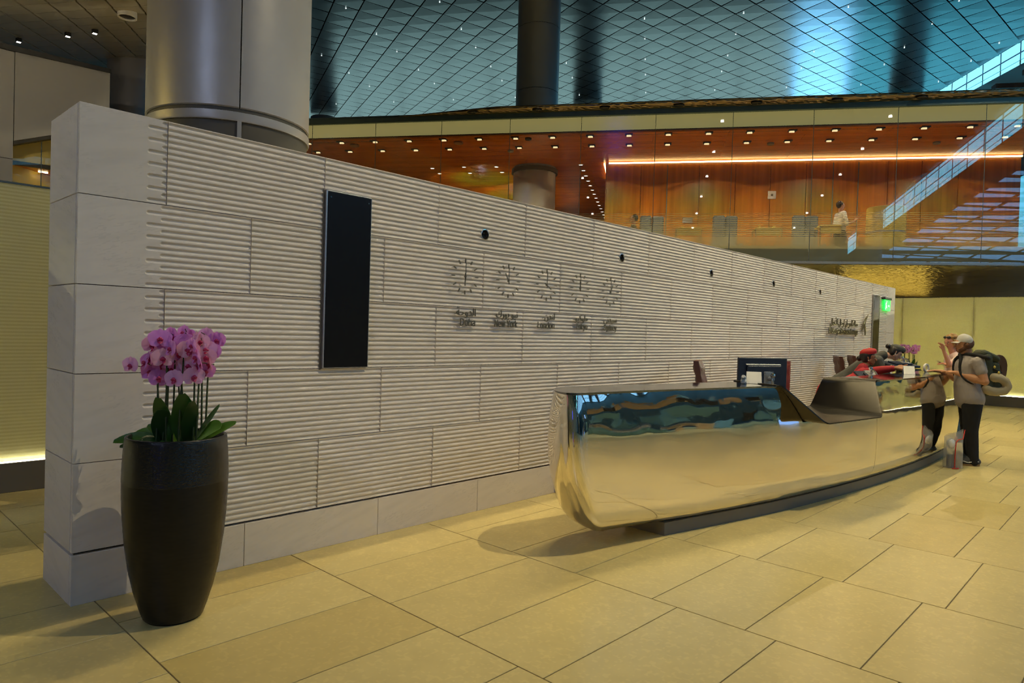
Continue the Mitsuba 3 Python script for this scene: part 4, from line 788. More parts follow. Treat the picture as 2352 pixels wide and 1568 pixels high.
# ---- brown leather chairs behind the desk
def chair(i, x, y, yaw, label, leather='mat_brown_leather'):
    key = nm('office_chair', i); tag(key, label, 'chair', 'leather chairs behind the desk'); R = T().translate([x, y, 0]).rotate([0, 0, 1], yaw)
    # tufted back: 4 x 6 cushions, leaning backwards (-y), facing +y... the sitter looks along +y
    U, V = np.meshgrid(np.linspace(-1, 1, 33), np.linspace(0, 1, 49), indexing='ij')
    tuft = .022 * np.abs(np.cos(U * 2 * PI)) ** .5 * np.abs(np.sin(V * 5 * PI)) ** .5
    def sheet(sg):
        P = np.zeros(U.shape + (3,)); P[..., 0] = U * (.25 - .02 * V); P[..., 2] = .50 + V * .80; P[..., 1] = -.22 - .16 * V + sg * (.028 + tuft * np.clip(8 * (1 - np.abs(U)), 0, 1) * np.clip(12 * V * (1 - V), 0, 1)); return P
    a, b = sheet(1), sheet(-1); k = 33 * 49; f = grid_faces(33, 49); idx = np.arange(k).reshape(33, 49)
    ring = np.concatenate([idx[0, :], idx[1:, -1], idx[-1, -2::-1], idx[-2:0:-1, 0]]); side = []
    for p, q in zip(ring, np.roll(ring, -1)): side += [[p, q, q + k], [p, q + k, p + k]]
    m = trimesh.Trimesh(np.vstack([a.reshape(-1, 3), b.reshape(-1, 3)]), np.vstack([f, f[:, ::-1] + k, side]), process=False); m.fix_normals()
    add(key + '__backrest', m, leather, 50, tw=R)
    add(key + '__seat', box(-.25, .25, -.24, .25, .44, .53, .035), leather, 30, tw=R)
    for s in (-1, 1): add(key + '__' + nm('armrest', (s + 1) // 2), tube([(s * .27, -.20, .50), (s * .29, -.22, .68), (s * .29, -.14, .72), (s * .29, .12, .72), (s * .29, .19, .68), (s * .27, .16, .48)], .012, 8), 'mat_chrome', True, tw=R)
    add(key + '__gas_post', trimesh.creation.cylinder(.03, .36, sections=16).apply_translation([0, 0, .27]), 'mat_chrome', 30, tw=R)
    for j in range(5):
        c, s = math.cos(j * 2 * PI / 5), math.sin(j * 2 * PI / 5)
        add(f'{key}__' + nm('base_leg', j), tube([(0, 0, .11), (.30 * c, .30 * s, .07)], [.026, .018], 8), 'mat_chrome', True, tw=R)
        add(f'{key}__' + nm('castor', j), ball(.032, (.30 * c, .30 * s, .032), 1), 'mat_black', True, tw=R)
chair(0, 6.92, -.84, 100, 'maroon leather chair half hidden behind the large monitor', 'mat_maroon_leather')
chair(1, 6.20, -.80, 203, 'brown leather chair seen edge-on left of the large monitor')
chair(2, 11.38, -.62, 210, 'brown tufted leather chair in front of the ribbed wall, left of two')
chair(3, 12.48, -.50, 208, 'brown tufted leather chair, right of two in front of the ribbed wall')
add('low_cabinet__body', box(4.12, 6.6, -.36, -.03, .0, .135, .004), 'mat_wood_dark'); tag('low_cabinet', 'low dark cabinet base at the foot of the stone wall behind the desk', 'cabinet')

# ================================================================ PLANTERS WITH ORCHIDS
def pot_fn(p, n, uv):
    g = fbm(p.x * 30, p.y * 30, p.z * 90, 3); g2 = fbm(p.x * 6, p.y * 6, p.z * 8, 3)
    return mix((.004, .004, .004), (.016, .013, .009), dr.clip(.6 * g + .7 * g2 - .25, 0, 1))
mat('mat_pot', None, .32, fn=pot_fn, spec=.35)
mat('mat_pot_band', (.008, .009, .010), .22, spec=.5, bump=lambda p, n, uv: fbm(p.x * 90, p.y * 90, p.z * 260, 3), bscale=.004, eps=.002)
mat('mat_soil', (.05, .035, .02), .9)
mat('mat_stem', (.035, .055, .014), .45)
def leaf_mat(key, c): scene[key] = {'type': 'twosided', 'bsdf': {'type': 'principled', 'base_color': {'type': 'rgb', 'value': list(c)}, 'roughness': .32, 'specular': .5}}
leaf_mat('mat_leaf_0', (.035, .10, .012)); leaf_mat('mat_leaf_1', (.075, .17, .018)); leaf_mat('mat_leaf_2', (.02, .06, .012))
for k, c in enumerate([(.80, .36, .74), (.84, .46, .72), (.76, .30, .74), (.88, .50, .66)]):
    scene[f'mat_petal_{k}'] = {'type': 'principledthin', 'base_color': {'type': 'rgb', 'value': list(c)}, 'roughness': .5, 'diff_trans': .6}
mat('mat_lip', (.42, .02, .10), .4); mat('mat_bud', (.45, .28, .14), .5)
def petal(L, W, cup):
    s, t = np.meshgrid(np.linspace(0, 1, 7), np.linspace(-1, 1, 5), indexing='ij'); wd = W * np.sin(PI * np.clip(s * .93 + .05, 0, 1)) ** .7
    P = np.stack([wd * t, L * s, cup * (s ** 2 * .5 - .35 * (t ** 2) * wd / W)], -1); return trimesh.Trimesh(P.reshape(-1, 3), grid_faces(7, 5), process=False)
def blossom(sz):
    ms = [rot(petal(.62 * sz, .26 * sz, .10 * sz), a) for a in (0, 128, -128)] + [mv(rot(petal(.68 * sz, .46 * sz, .12 * sz), a), 0, 0, .012 * sz) for a in (72, -72)]
    return cat(*ms)
def lip(sz): return cat(ball(.11 * sz, (0, 0, .10 * sz), 1, (1, 1, 1)), rot(petal(.32 * sz, .16 * sz, .25 * sz), 180).apply_translation([0, 0, .08 * sz]), ball(.075 * sz, (.10 * sz, -.05 * sz, .10 * sz), 1), ball(.075 * sz, (-.10 * sz, -.05 * sz, .10 * sz), 1))
FL = [mikit.ply(blossom(.078), f'mat_petal_{k}', True) for k in range(4)]; LIPS = mikit.ply(lip(.078), 'mat_lip', True)
BUD = mikit.ply(ball(.013, (0, 0, 0), 1, (1, 1, 1.35)), 'mat_bud', True)
RGT = np.array([.688, -.725, 0]); FWD = np.array([.726, .688, 0])     # rightwards and away as the lobby is seen
def planter(i, x, y, seed, label, plabel, flowers, leafspec, stems, anchors):
    key = nm('planter', i); tag(key, label, 'planter'); tw = T().translate([x, y, 0])
    prof = [(0, 0), (.135, 0), (.148, .012), (.165, .06), (.195, .16), (.221, .28), (.240, .42), (.252, .56), (.2565, .66), (.2575, .735)]
    add(key + '__body', lathe(prof, 72), 'mat_pot', 60, tw=tw)
    add(key + '__rim_band', lathe([(.2575, .735), (.2585, .742), (.2575, .80), (.254, .88), (.2485, .95), (.246, .968), (.238, .972), (.228, .966), (.222, .93), (.215, .90)], 72), 'mat_pot_band', 60, tw=tw)
    tag(key + '__rim_band', 'glossy dark ribbed band round the rim')
    rg = np.random.default_rng(seed)
    so = lathe([(0, .925), (.12, .928), (.218, .912)], 40); so.vertices[:, 2] += .008 * rg.standard_normal(len(so.vertices)); add(key + '__soil', so, 'mat_soil', True, tw=tw)
    ok = nm('orchid_plant', i); tag(ok, plabel, 'orchid')
    base = np.array([x, y, .93]); loc = lambda u, w, z: base + RGT * u + FWD * w + [0, 0, z]
    for n, (u0, w0, u1, w1, h) in enumerate(stems):
        g = np.linspace(0, 1, 9); P = np.array([loc(u0 + (u1 - u0) * q ** 1.6, w0 + (w1 - w0) * q, h * q) for q in g])
        add(f'{ok}__' + nm('stem', n), tube(P, np.linspace(.0055, .0038, 9), 6), 'mat_stem', True)
    for n, (u0, L, W, az, elev, droop, k) in enumerate(leafspec):
        s, t = np.meshgrid(np.linspace(0, 1, 11), np.linspace(-1, 1, 5), indexing='ij')
        wd = W * np.sin(PI * np.clip(.08 + .88 * s, 0, 1)) ** .65; a, e = math.radians(az), math.radians(elev)
        out = RGT * math.cos(a) + FWD * math.sin(a); tw_ = math.radians(48 * abs(math.cos(a))) * (1 if math.cos(a) > 0 else -1); sidev = np.cross(out, [0, 0, 1]); sidev = sidev * math.cos(tw_) + np.array([0, 0, 1.0]) * abs(math.sin(tw_)) * (1 if sidev @ FWD > 0 else -1)
        d = L * (s * math.cos(e)); zz = L * (s * math.sin(e) - droop * s ** 2) + .18 * wd * t ** 2
        P = loc(u0, 0, -.01) + d[..., None] * out + (wd * t)[..., None] * sidev + zz[..., None] * np.array([0, 0, 1.0])
        add(f'{ok}__' + nm('leaf', n), thick(P, .002), f'mat_leaf_{k}', 50)
    for n, (u, w, z, ya, pt, k) in enumerate(flowers):
        c = loc(u, w, z); fw = -FWD * math.cos(math.radians(ya)) * math.cos(math.radians(pt)) + RGT * math.sin(math.radians(ya)) * math.cos(math.radians(pt)) + np.array([0, 0, math.sin(math.radians(pt))])
        upv = np.array([0, 0, 1.0]) - fw * fw[2]; upv /= np.linalg.norm(upv); sx = np.cross(upv, fw)
        m = np.eye(4); m[:3, 0] = sx; m[:3, 1] = upv; m[:3, 2] = fw; m[:3, 3] = c; m[:3, :3] *= (.9 + .25 * rg.random()) * (.62 if i else 1)
        scene[f'{ok}__' + nm('flower', n)] = {**FL[k], 'to_world': T(m.tolist())}
        scene[f'{ok}__{nm("flower", n)}__lip'] = {**LIPS, 'to_world': T(m.tolist())}
        # short stalk to the nearest spray
        j = min(anchors, key=lambda q: abs(q[0] - u) + .4 * abs(q[1] - z)); add(f'{ok}__' + nm('stalk', n), tube([c - fw * .004, c - fw * .025 - [0, 0, .004], loc(j[0], j[2], z + .02 * (1 if z > j[1] else -1))], .0022, 5), 'mat_stem', True)
rg = np.random.default_rng(5)
# blossoms as seen from the lobby: (right, up) above the rim, then depth and facing
FP = [(-.170, .425), (-.205, .41), (-.128, .425), (-.118, .375), (-.095, .33), (-.148, .50), (-.118, .52), (-.085, .535), (-.095, .475), (-.060, .49), (-.075, .43), (-.048, .385), (-.052, .535), (-.030, .565), (-.025, .515), (.0, .545), (.022, .585), (.040, .565), (.018, .53), (.045, .535), (.015, .475), (.035, .455), (.022, .40), (.0, .365), (.045, .385), (.028, .345), (.065, .54), (.075, .50), (.095, .545), (.092, .495), (.085, .455), (.078, .415), (.115, .52), (.118, .475), (.112, .435), (.128, .54), (.138, .505), (.135, .46), (.130, .41), (.15, .545), (.155, .50), (.160, .46), (.172, .535), (.188, .55), (.168, .42), (.150, .385), (.108, .375), (.178, .49), (-.10, .395), (-.075, .345), (-.13, .35), (-.105, .445), (-.02, .435), (.0, .50), (.06, .47), (.05, .50), (.10, .40), (.12, .36), (.145, .43), (.07, .38), (-.135, .465), (-.045, .45), (.125, .57), (-.06, .55)]
flowers = [(u, rg.uniform(-.10, .08), z, rg.uniform(-55, 55), rg.uniform(-12, 18), int(rg.integers(0, 4))) for u, z in FP]
stems = [(-.10, .02, -.125, 0, .44), (-.085, -.05, -.10, -.02, .50), (-.08, .05, -.07, .04, .47), (-.06, -.03, -.055, 0, .40), (-.03, -.06, -.035, -.06, .56), (-.015, -.02, -.02, 0, .48), (.02, .05, -.005, .02, .42), (.035, -.04, .01, -.03, .40), (.04, -.07, .055, -.05, .54), (.10, -.03, .095, -.02, .46), (.12, .02, .115, .02, .48), (.125, -.05, .135, -.04, .50), (.13, .05, .15, .03, .49)]
anch = [(s[2], s[4], s[3]) for s in stems]
leaves = [(-.06, .24, .045, 180, 34, .48, 1), (-.06, .27, .038, 192, 20, .30, 0), (-.06, .18, .045, 240, 30, .5, 2), (-.05, .28, .055, 262, 72, .05, 0), (-.07, .24, .055, 285, 66, .12, 2), (.0, .20, .042, 90, 55, .2, 1), (.04, .31, .060, 285, 72, .06, 0), (.06, .29, .045, 300, 62, .05, 2), (.0, .15, .04, 265, 22, .3, 2), (.08, .25, .036, 15, 58, .02, 0), (.08, .24, .060, 350, 46, .30, 1), (.09, .26, .036, 5, 34, .10, 1), (.09, .14, .04, 290, 20, .3, 0), (-.10, .18, .028, 215, 4, .1, 2), (.03, .18, .045, 120, 40, .2, 2), (-.04, .20, .03, 170, 48, .3, 0)]
planter(0, .363, -.478, 7, 'tall dark barrel-shaped planter at the near corner of the stone wall', 'pink moth orchids with dark green leaves in the tall near planter', flowers, leaves, stems, anch)
rg = np.random.default_rng(9)
f2 = [(rg.uniform(-.17, .17), rg.uniform(-.12, .1), .40 + .17 * rg.random() + .0, rg.uniform(-50, 50), rg.uniform(-10, 15), int(rg.integers(0, 3))) for _ in range(60)]
planter(1, 16.30, -.16, 8, 'second dark barrel planter far beyond the desk', 'small far bunch of purple orchids behind the grey-uniformed hostess', f2, leaves[:10], stems[::2], anch[::2])

# ================================================================ ARMCHAIRS, TABLES AND LAMP IN THE UPPER LOUNGE
for i, (w, v) in enumerate([(.05, 19.75), (2.05, 19.75), (4.15, 19.75), (6.35, 19.75)]):
    key = nm('armchair', i); tag(key, 'high-backed slate grey armchair behind the glass of the upper lounge, ' + ['leftmost of the row', 'second from the left', 'third from the left', 'rightmost of the row'][i], 'armchair', 'armchairs of the upper lounge')
    H2 = HALL @ T().translate([w, v, ZF])
    for s in (0, 1):
        add(f'{key}__' + nm('back_cushion', s), box(-.33 + .335 * s, -.005 + .335 * s, .12, .26, .35, 1.52 - .01 * s, .05), 'mat_slate', 30, tw=H2)
        add(f'{key}__' + nm('armrest', s), box(-.42 if s == 0 else .34, -.34 if s == 0 else .42, -.45, .25, .08, .68, .03), 'mat_slate', 30, tw=H2)
    add(key + '__seat', box(-.35, .35, -.45, .14, .15, .44, .05), 'mat_slate', 30, tw=H2)
    for j in range(4): add(f'{key}__' + nm('foot', j), box(*((-.38, -.34) if j % 2 else (.34, .38)), *((-.42, -.38) if j < 2 else (.18, .22)), 0, .09), 'mat_black', tw=H2)
for i, (w, v, l) in enumerate([(1.0, 18.75, .33), (2.98, 18.75, .33), (4.35, 18.3, .25)]):
    key = nm('side_table', i); tag(key, 'yellow-lit low table behind the frosted glass, ' + ['below the wall socket', 'with glasses on it', 'beside the drum'][i], 'table', 'tables of the upper lounge'); H2 = HALL @ T().translate([w, v, ZF])
    add(key + '__top', box(-l, l, -.3, .3, .93, .97, .006), 'mat_yellow_wall', tw=H2)
    for j in range(4): add(f'{key}__' + nm('leg', j), box(*((-l, -l + .03) if j % 2 else (l - .03, l)), *((-.3, -.27) if j < 2 else (.27, .3)), 0, .93), 'mat_dark_metal', tw=H2)
    add(key + '__drawer', box(-l + .02, l - .02, -.305, -.29, .76, .91, .004), 'mat_yellow_wall', tw=H2)
for i, (w, v, s) in enumerate([(2.78, 18.7, 1), (3.15, 18.75, 1), (.85, 18.75, .6), (1.15, 18.75, .6)]):
    tag(nm('drinking_glass', i), 'small amber glass on a table of the upper lounge, ' + ['taller of the right pair, left', 'taller of the right pair, right', 'low one, left', 'low one, right'][i], 'glass', 'glasses on the lounge tables')
    add(nm('drinking_glass', i), lathe([(0, 0), (.03, 0), (.036, .10 * s), (.033, .10 * s), (.027, .006), (0, .006)], 16), 'mat_yellow_wall', 30, tw=HALL @ T().translate([w, v, ZF + .97]))
tag('drum_counter', 'round yellow frosted drum standing behind the glass of the upper lounge', 'drum')
add('drum_counter__shell', lathe([(0, 0), (.42, 0), (.43, .02), (.43, 1.36), (.42, 1.38), (0, 1.38)], 48), 'mat_yellow_wall', 40, tw=HALL @ T().translate([5.6, 18.05, ZF]))
add('drum_counter__ring', lathe([(.425, .75), (.44, .755), (.44, .79), (.425, .795)], 48), 'mat_aluminium', 30, tw=HALL @ T().translate([5.6, 18.05, ZF]))
tag('wall_socket', 'small pale square wall plate on the orange wood wall', 'wall plate')
add('wall_socket__plate', box(3.24, 3.46, VB - .02, VB, 5.50, 5.72, .006), 'mat_white', tw=HALL); add('wall_socket__button', box(3.32, 3.38, VB - .03, VB - .018, 5.58, 5.64, .004), 'mat_plinth', tw=HALL)
tag('wall_plaque', 'small pale plaque low on the orange wood wall', 'wall plate'); add('wall_plaque', box(.92, 1.20, VB - .015, VB, 4.82, 4.98, .004), 'mat_aluminium', tw=HALL)

# ================================================================ RED STOOL at the bottom edge
mat('mat_red', (.20, .012, .010), .5)
tag('red_stool', 'dark red round stool top just entering the bottom edge of the picture', 'stool')
add('red_stool__cushion', lathe([(0, .40), (.10, .40), (.16, .385), (.185, .35), (.18, .31), (0, .30)], 48), 'mat_red', 40, tw=T().translate([.28, -2.78, 0]))
add('red_stool__base', lathe([(0, 0), (.15, 0), (.155, .02), (.04, .05), (.035, .30), (0, .30)], 40), 'mat_chrome', 30, tw=T().translate([.28, -2.78, 0]))
# ================================================================ PEOPLE
def skinmat(key, c): mat(key, c, .5, spec=.4, sheen=.2)
skinmat('mat_skin_tan', (.50, .24, .12)); skinmat('mat_skin_brown', (.33, .14, .06)); skinmat('mat_skin_light', (.60, .33, .22)); skinmat('mat_skin_rosy', (.60, .28, .19))
mat('mat_hair_dark', (.012, .008, .006), .45); mat('mat_hair_blonde', (.34, .19, .06), .5); mat('mat_beard', (.13, .055, .025), .7)
mat('mat_lips', (.35, .08, .07), .5); mat('mat_eye_white', (.7, .68, .63), .3)
mat('mat_uniform_red', (.34, .012, .022), .7, sheen=.3); mat('mat_uniform_grey', (.055, .055, .048), .7, sheen=.3); mat('mat_hat_red', (.38, .012, .012), .65, sheen=.3)
def cloth_bump(p, n, uv): return fbm(p.x * 22 + p.z * 8, p.y * 22 - p.z * 6, p.z * 16, 3)
mat('mat_shirt_grey', (.33, .29, .27), .8, bump=cloth_bump, bscale=.012, eps=.006); mat('mat_trousers', (.010, .010, .011), .8, bump=cloth_bump, bscale=.010, eps=.006); mat('mat_jeans', (.04, .10, .20), .75)
mat('mat_cap', (.50, .48, .43), .8); mat('mat_pink', (.64, .47, .43), .8, bump=cloth_bump, bscale=.012, eps=.006); mat('mat_shoe', (.07, .068, .065), .7); mat('mat_gum', (.33, .19, .06), .6)
mat('mat_olive', (.035, .042, .020), .7, bump=cloth_bump, bscale=.015, eps=.006); mat('mat_hat_brown', (.085, .038, .016), .75); mat('mat_pillow', (.40, .33, .20), .8); mat('mat_buckle', (.65, .50, .10), .4)
def A(*v): return np.array(v, float)
def unit(v): v = np.asarray(v, float); return v / np.linalg.norm(v)
def sph(c, r, n=20): return m3.Manifold.sphere(float(r), n).translate(tuple(map(float, c)))
def bone(a, ra, b, rb): return m3.Manifold.batch_hull([sph(a, ra), sph(b, rb)])
def blob(*cr): return m3.Manifold.batch_hull([sph(c, r) for c, r in cr])
def skin(parts, res=.022, it=8):
    m = parts[0]
    for p in parts[1:]: m = m + p
    t = from_m3(m.refine_to_length(res)); t.merge_vertices()
    trimesh.smoothing.filter_taubin(t, lamb=.5, nu=.52, iterations=it); return t
def head_parts(c, f, u, s=.232):
    """skull, jaw, nose, ears around c (mid-head), facing f, up u, of height s"""
    f = unit(f); u = unit(u - f * np.dot(u, f)); r = np.cross(f, u); P = lambda a, b, d: c + (f * a + r * b + u * d) * s
    ps = [blob((P(-.08, 0, .14), .36 * s), (P(.06, 0, .13), .33 * s)), blob((P(.12, 0, .05), .27 * s), (P(.22, 0, -.30), .13 * s), (P(.02, .16, -.16), .17 * s), (P(.02, -.16, -.16), .17 * s)),
          bone(P(.33, 0, .06), .045 * s, P(.435, 0, -.10), .062 * s), blob((P(.30, 0, -.24), .075 * s), (P(.335, 0, -.22), .05 * s)), bone(P(.35, -.12, .10), .055 * s, P(.35, .12, .10), .055 * s)]
    for k in (-1, 1): ps.append(blob((P(-.03, k * .335, .04), .05 * s), (P(-.06, k * .36, .08), .045 * s), (P(-.03, k * .33, -.07), .04 * s)))
    return ps, P
def face(key, P, s, lips='mat_lips'):
    for i, k in enumerate((-1, 1)):
        add(f'{key}__' + nm('eye', i), ball(.036 * s, P(.345, k * .14, .03), 1, (1, 1, 1)), 'mat_eye_white', True)
        add(f'{key}__{nm("eye", i)}__pupil', ball(.022 * s, P(.372, k * .14, .03), 1), 'mat_hair_dark', True)
        add(f'{key}__' + nm('eyebrow', i), tube([P(.37, k * .06, .115), P(.38, k * .14, .135), P(.33, k * .22, .115)], .018 * s, 6), 'mat_hair_dark', True)
    add(f'{key}__mouth', tube([P(.33, -.09, -.235), P(.375, 0, -.225), P(.33, .09, -.235)], [.012 * s, .026 * s, .012 * s], 6), lips, True)
def hand(w, d, pn, spread=.22, curl=.25, s=1.0, thumb=1):
    """palm and five fingers from wrist w along d, back of the hand towards pn"""
    d = unit(d); pn = unit(pn - d * np.dot(pn, d)); a = np.cross(d, pn) * thumb
    K = [w + d * .085 * s + a * o * s for o in (.030, .010, -.010, -.029)]
    ps = [blob((w, .024 * s), (K[0], .014 * s), (K[3], .013 * s), (w + d * .03 * s + a * .022 * s, .016 * s))]
    for k, L, o in zip(K, (.070, .078, .072, .056), (.5, .17, -.17, -.5)):
        e = unit(d + a * o * 2 * spread - pn * curl * .35); m_ = k + e * L * .5 * s; e2 = unit(e - pn * curl); t = m_ + e2 * L * .5 * s
        ps += [bone(k, .0098 * s, m_, .0090 * s), bone(m_, .0090 * s, t, .0074 * s)]
    b = w + d * .028 * s + a * .024 * s; m_ = b + unit(d * .7 + a * .8 - pn * .2) * .036 * s
    ps += [bone(b, .0125 * s, m_, .0108 * s), bone(m_, .0108 * s, m_ + unit(d + a * .35 - pn * .35 * curl) * .032 * s, .0085 * s)]
    return ps
UP = A(0, 0, 1)
# ---- the man with cap and backpack
man = dict(head=A(9.524, -2.391, 1.560), neck=A(9.560, -2.432, 1.43), chest=A(9.562, -2.440, 1.27), belly=A(9.555, -2.440, 1.04), pelvis=A(9.585, -2.470, .88), shN=A(9.375, -2.585, 1.345), elN=A(9.350, -2.665, 1.105), wrN=A(9.440, -2.335, 1.195), shF=A(9.745, -2.310, 1.335),
           elF=A(9.83, -2.30, 1.08), wrF=A(9.72, -2.12, 1.190), hipN=A(9.487, -2.520, .86), hipF=A(9.680, -2.440, .86), knN=A(9.478, -2.515, .46), knF=A(9.715, -2.445, .45), anN=A(9.505, -2.548, .10), anF=A(9.760, -2.470, .10))
mf = unit(-RGT * .95 + FWD * .25); M = man
tag('person', 'man in grey t-shirt, black trousers and light grey cap standing at the desk', 'person')
hp, MP = head_parts(M['head'], mf, UP, .235)
RG = unit(np.cross(mf, UP))
arms = [bone(M['shN'], .062, M['elN'], .048), bone(M['elN'], .050, M['wrN'], .029), bone(M['elN'] + (M['wrN'] - M['elN']) * .25, .055, M['wrN'], .028), bone(M['shF'], .060, M['elF'], .048), bone(M['elF'], .050, M['wrF'], .029)]
torso = lambda g: [blob((M['chest'] + RG * .07 + UP * .02, .112 + g), (M['chest'] - RG * .07 + UP * .02, .112 + g), (M['belly'] + RG * .06, .112 + g), (M['belly'] - RG * .06, .112 + g)), blob((M['belly'] + RG * .06, .112 + g), (M['belly'] - RG * .06, .112 + g), (M['pelvis'] + RG * .07, .125 + g), (M['pelvis'] - RG * .07, .125 + g)),
                   blob((M['shN'] * .8 + M['shF'] * .2, .066 + g), (M['shF'] * .8 + M['shN'] * .2, .066 + g), (M['neck'] - UP * .03, .062 + g)), blob((M['shN'], .052 + g), (M['shF'], .052 + g), (M['chest'], .10 + g))]
legs = lambda g: [bone(M['hipN'], .105 + g, M['knN'], .064 + g), bone(M['hipF'], .105 + g, M['knF'], .064 + g), bone(M['knN'], .064 + g, M['anN'], .042 + g), bone(M['knF'], .064 + g, M['anF'], .042 + g)]
h1 = hand(M['wrN'], A(.035, .10, .012), UP, .2, .35, 1.05, -1); h2 = hand(M['wrF'], A(-.03, .10, .01), UP, .2, .35, 1.05, 1)
add('person__body', skin(hp + [bone(M['neck'] - UP * .05, .068, M['head'] - UP * .06 - mf * .03, .062)] + arms + torso(0) + legs(0) + h1 + h2, .018, 6), 'mat_skin_tan', True)
slv = [bone(M['shN'], .076, M['shN'] + (M['elN'] - M['shN']) * .46, .070), bone(M['shF'], .076, M['shF'] + (M['elF'] - M['shF']) * .62, .072)]
add('person__shirt', skin(torso(.016) + slv + [blob((M['pelvis'] + RG * .07 - UP * .03, .150), (M['pelvis'] - RG * .07 - UP * .03, .150), (M['hipN'] + UP * .015, .142), (M['hipF'] + UP * .015, .142), (M['belly'] + RG * .06, .132), (M['belly'] - RG * .06, .132))], .025, 8), 'mat_shirt_grey', True); tag('person__shirt', 'heather grey short-sleeved t-shirt')
add('person__trousers', skin(legs(.022) + [blob((M['hipN'] - UP * .02, .122), (M['hipF'] - UP * .02, .122), (M['pelvis'] - UP * .04, .128)), bone(M['knN'], .082, M['anN'] - UP * .045, .066), bone(M['knF'], .082, M['anF'] - UP * .045, .066)], .025, 8), 'mat_trousers', True); tag('person__trousers', 'black trousers')
for i, a in enumerate((M['anN'], M['anF'])):
    toe = a + mf * .20; toe[2] = .05; he = a - mf * .055
    up_ = skin([blob((A(*he[:2], .055), .040), (A(*toe[:2], .045), .036), (A(*(a + mf * .10)[:2], .055), .048), (a + UP * .0, .050))], .02, 5); add(f'person__' + nm('shoe', i), up_, 'mat_shoe', True)
    g = np.linspace(0, 2 * PI, 28, endpoint=False); c = (he + toe) / 2; s_ = np.cross(mf, UP); o = np.array([c + mf * .155 * math.cos(q) + s_ * .050 * math.sin(q) for q in g])[:, :2]
    add(f'person__{nm("shoe", i)}__sole', extrude(Polygon(o), .024).apply_translation([0, 0, .001]), 'mat_gum', 30)
    sd = s_ * .0475
    for q, sg in enumerate((1, -1)):
        P_ = [a * A(1, 1, 0) + mf * t + sd * sg * (1.02 + .1 * math.sin(PI * k / 5)) + UP * zz for k, (t, zz) in enumerate([(-.05, .062), (.0, .068), (.045, .050), (.085, .046), (.12, .060), (.15, .062)])]
        add(f'person__{nm("shoe", i)}__' + nm('stripe', q), tube(P_, .0055, 6), 'mat_white', True)
face('person', MP, .235)
add('person__beard', skin([blob((MP(.19, 0, -.33), .125 * .235), (MP(.27, 0, -.29), .09 * .235), (MP(.05, .20, -.20), .14 * .235), (MP(.05, -.20, -.20), .14 * .235), (MP(.0, .24, -.05), .11 * .235), (MP(.0, -.24, -.05), .11 * .235))], .015, 4), 'mat_beard', True)
add('person__hair', skin([blob((MP(-.16, 0, .10), .36 * .235), (MP(-.10, .18, .0), .24 * .235), (MP(-.10, -.18, .0), .24 * .235))], .02, 4), 'mat_beard', True)
cap = m3.Manifold.batch_hull([sph(MP(-.05, 0, .20), .41 * .235, 32), sph(MP(.0, 0, .30), .33 * .235, 32)]).trim_by_plane(tuple(unit(np.cross(np.cross(mf, UP), unit(mf + UP * .12)) * 1.0)), float(np.dot(unit(np.cross(np.cross(mf, UP), unit(mf + UP * .12))), MP(-.05, 0, .14))))
add('person__cap', from_m3(cap), 'mat_cap', 40); tag('person__cap', 'light grey baseball cap')
g = np.linspace(-1, 1, 15); t = np.linspace(0, 1, 6); Pm = np.array([[MP(.26 + .36 * tt * math.sqrt(max(0, 1 - gg * gg * .9)), .30 * gg, .215 - .07 * tt - .05 * gg * gg) for tt in t] for gg in g])
add('person__cap__brim', thick(Pm, .006), 'mat_cap', 40)
# backpack, carried on his back: its own thing, with the pillow and the hat strapped to it
bk = unit(-mf); bc = A(9.655, -2.565, 1.20)
tag('backpack', 'dark olive hiking backpack worn on the man\'s back', 'backpack')
add('backpack__body', skin([blob((bc + bk * .02 + UP * .20 + RG * .10, .075), (bc + bk * .02 + UP * .20 - RG * .10, .075), (bc + bk * .03 - UP * .20 + RG * .11, .09), (bc + bk * .03 - UP * .20 - RG * .11, .09)), blob((bc + bk * .12 + UP * .10 + RG * .07, .07), (bc + bk * .12 + UP * .10 - RG * .07, .07), (bc + bk * .14 - UP * .16 + RG * .08, .085), (bc + bk * .14 - UP * .16 - RG * .08, .085))], .025, 6), 'mat_olive', True)
add('backpack__lid', skin([blob((bc + bk * .0 + UP * .25 + RG * .10, .055), (bc + UP * .25 - RG * .10, .055), (bc + bk * .14 + UP * .19 + RG * .08, .05), (bc + bk * .14 + UP * .19 - RG * .08, .05))], .02, 5), 'mat_olive', True)
for i, k in enumerate((1, -1)):
    S = [bc + UP * .24 + RG * .11 * k - bk * .02, M['shN' if k > 0 else 'shF'] * A(1, 1, 0) + UP * 1.425 - RG * k * .035 + bk * .02, M['chest'] + mf * .118 + RG * .10 * k + UP * .08, M['chest'] + mf * .125 + RG * .115 * k - UP * .05, M['belly'] + mf * .05 + RG * .175 * k + UP * .05, M['belly'] - mf * .06 + RG * .17 * k, bc - UP * .20 + RG * .13 * k]
    add('backpack__' + nm('strap', i), tube(path(S, 26), np.interp(np.linspace(0, 1, 26), [0, .2, .5, .8, 1], [.016, .026, .022, .012, .010]), 8), 'mat_trousers', True)
    add('backpack__' + nm('compression_strap', i), tube([bc + bk * .0 + RG * .165 * k + UP * .08, bc + bk * .12 + RG * .155 * k + UP * .05, bc + bk * .215 + RG * .08 * k + UP * .02], .008, 6), 'mat_trousers', True)
    for j in range(2): add('backpack__' + nm('buckle', 2 * i + j), ball(.014, bc + bk * (.10 + .05 * j) + RG * .165 * k + UP * (.09 - .07 * j), 1, (1, 1, 1.4)).copy(), 'mat_buckle', True)
add('backpack__hanging_strap', tube([bc - UP * .26 + bk * .02, bc - UP * .36 + bk * .035, bc - UP * .50 + bk * .03], [.012, .013, .006], 6), 'mat_trousers', True)
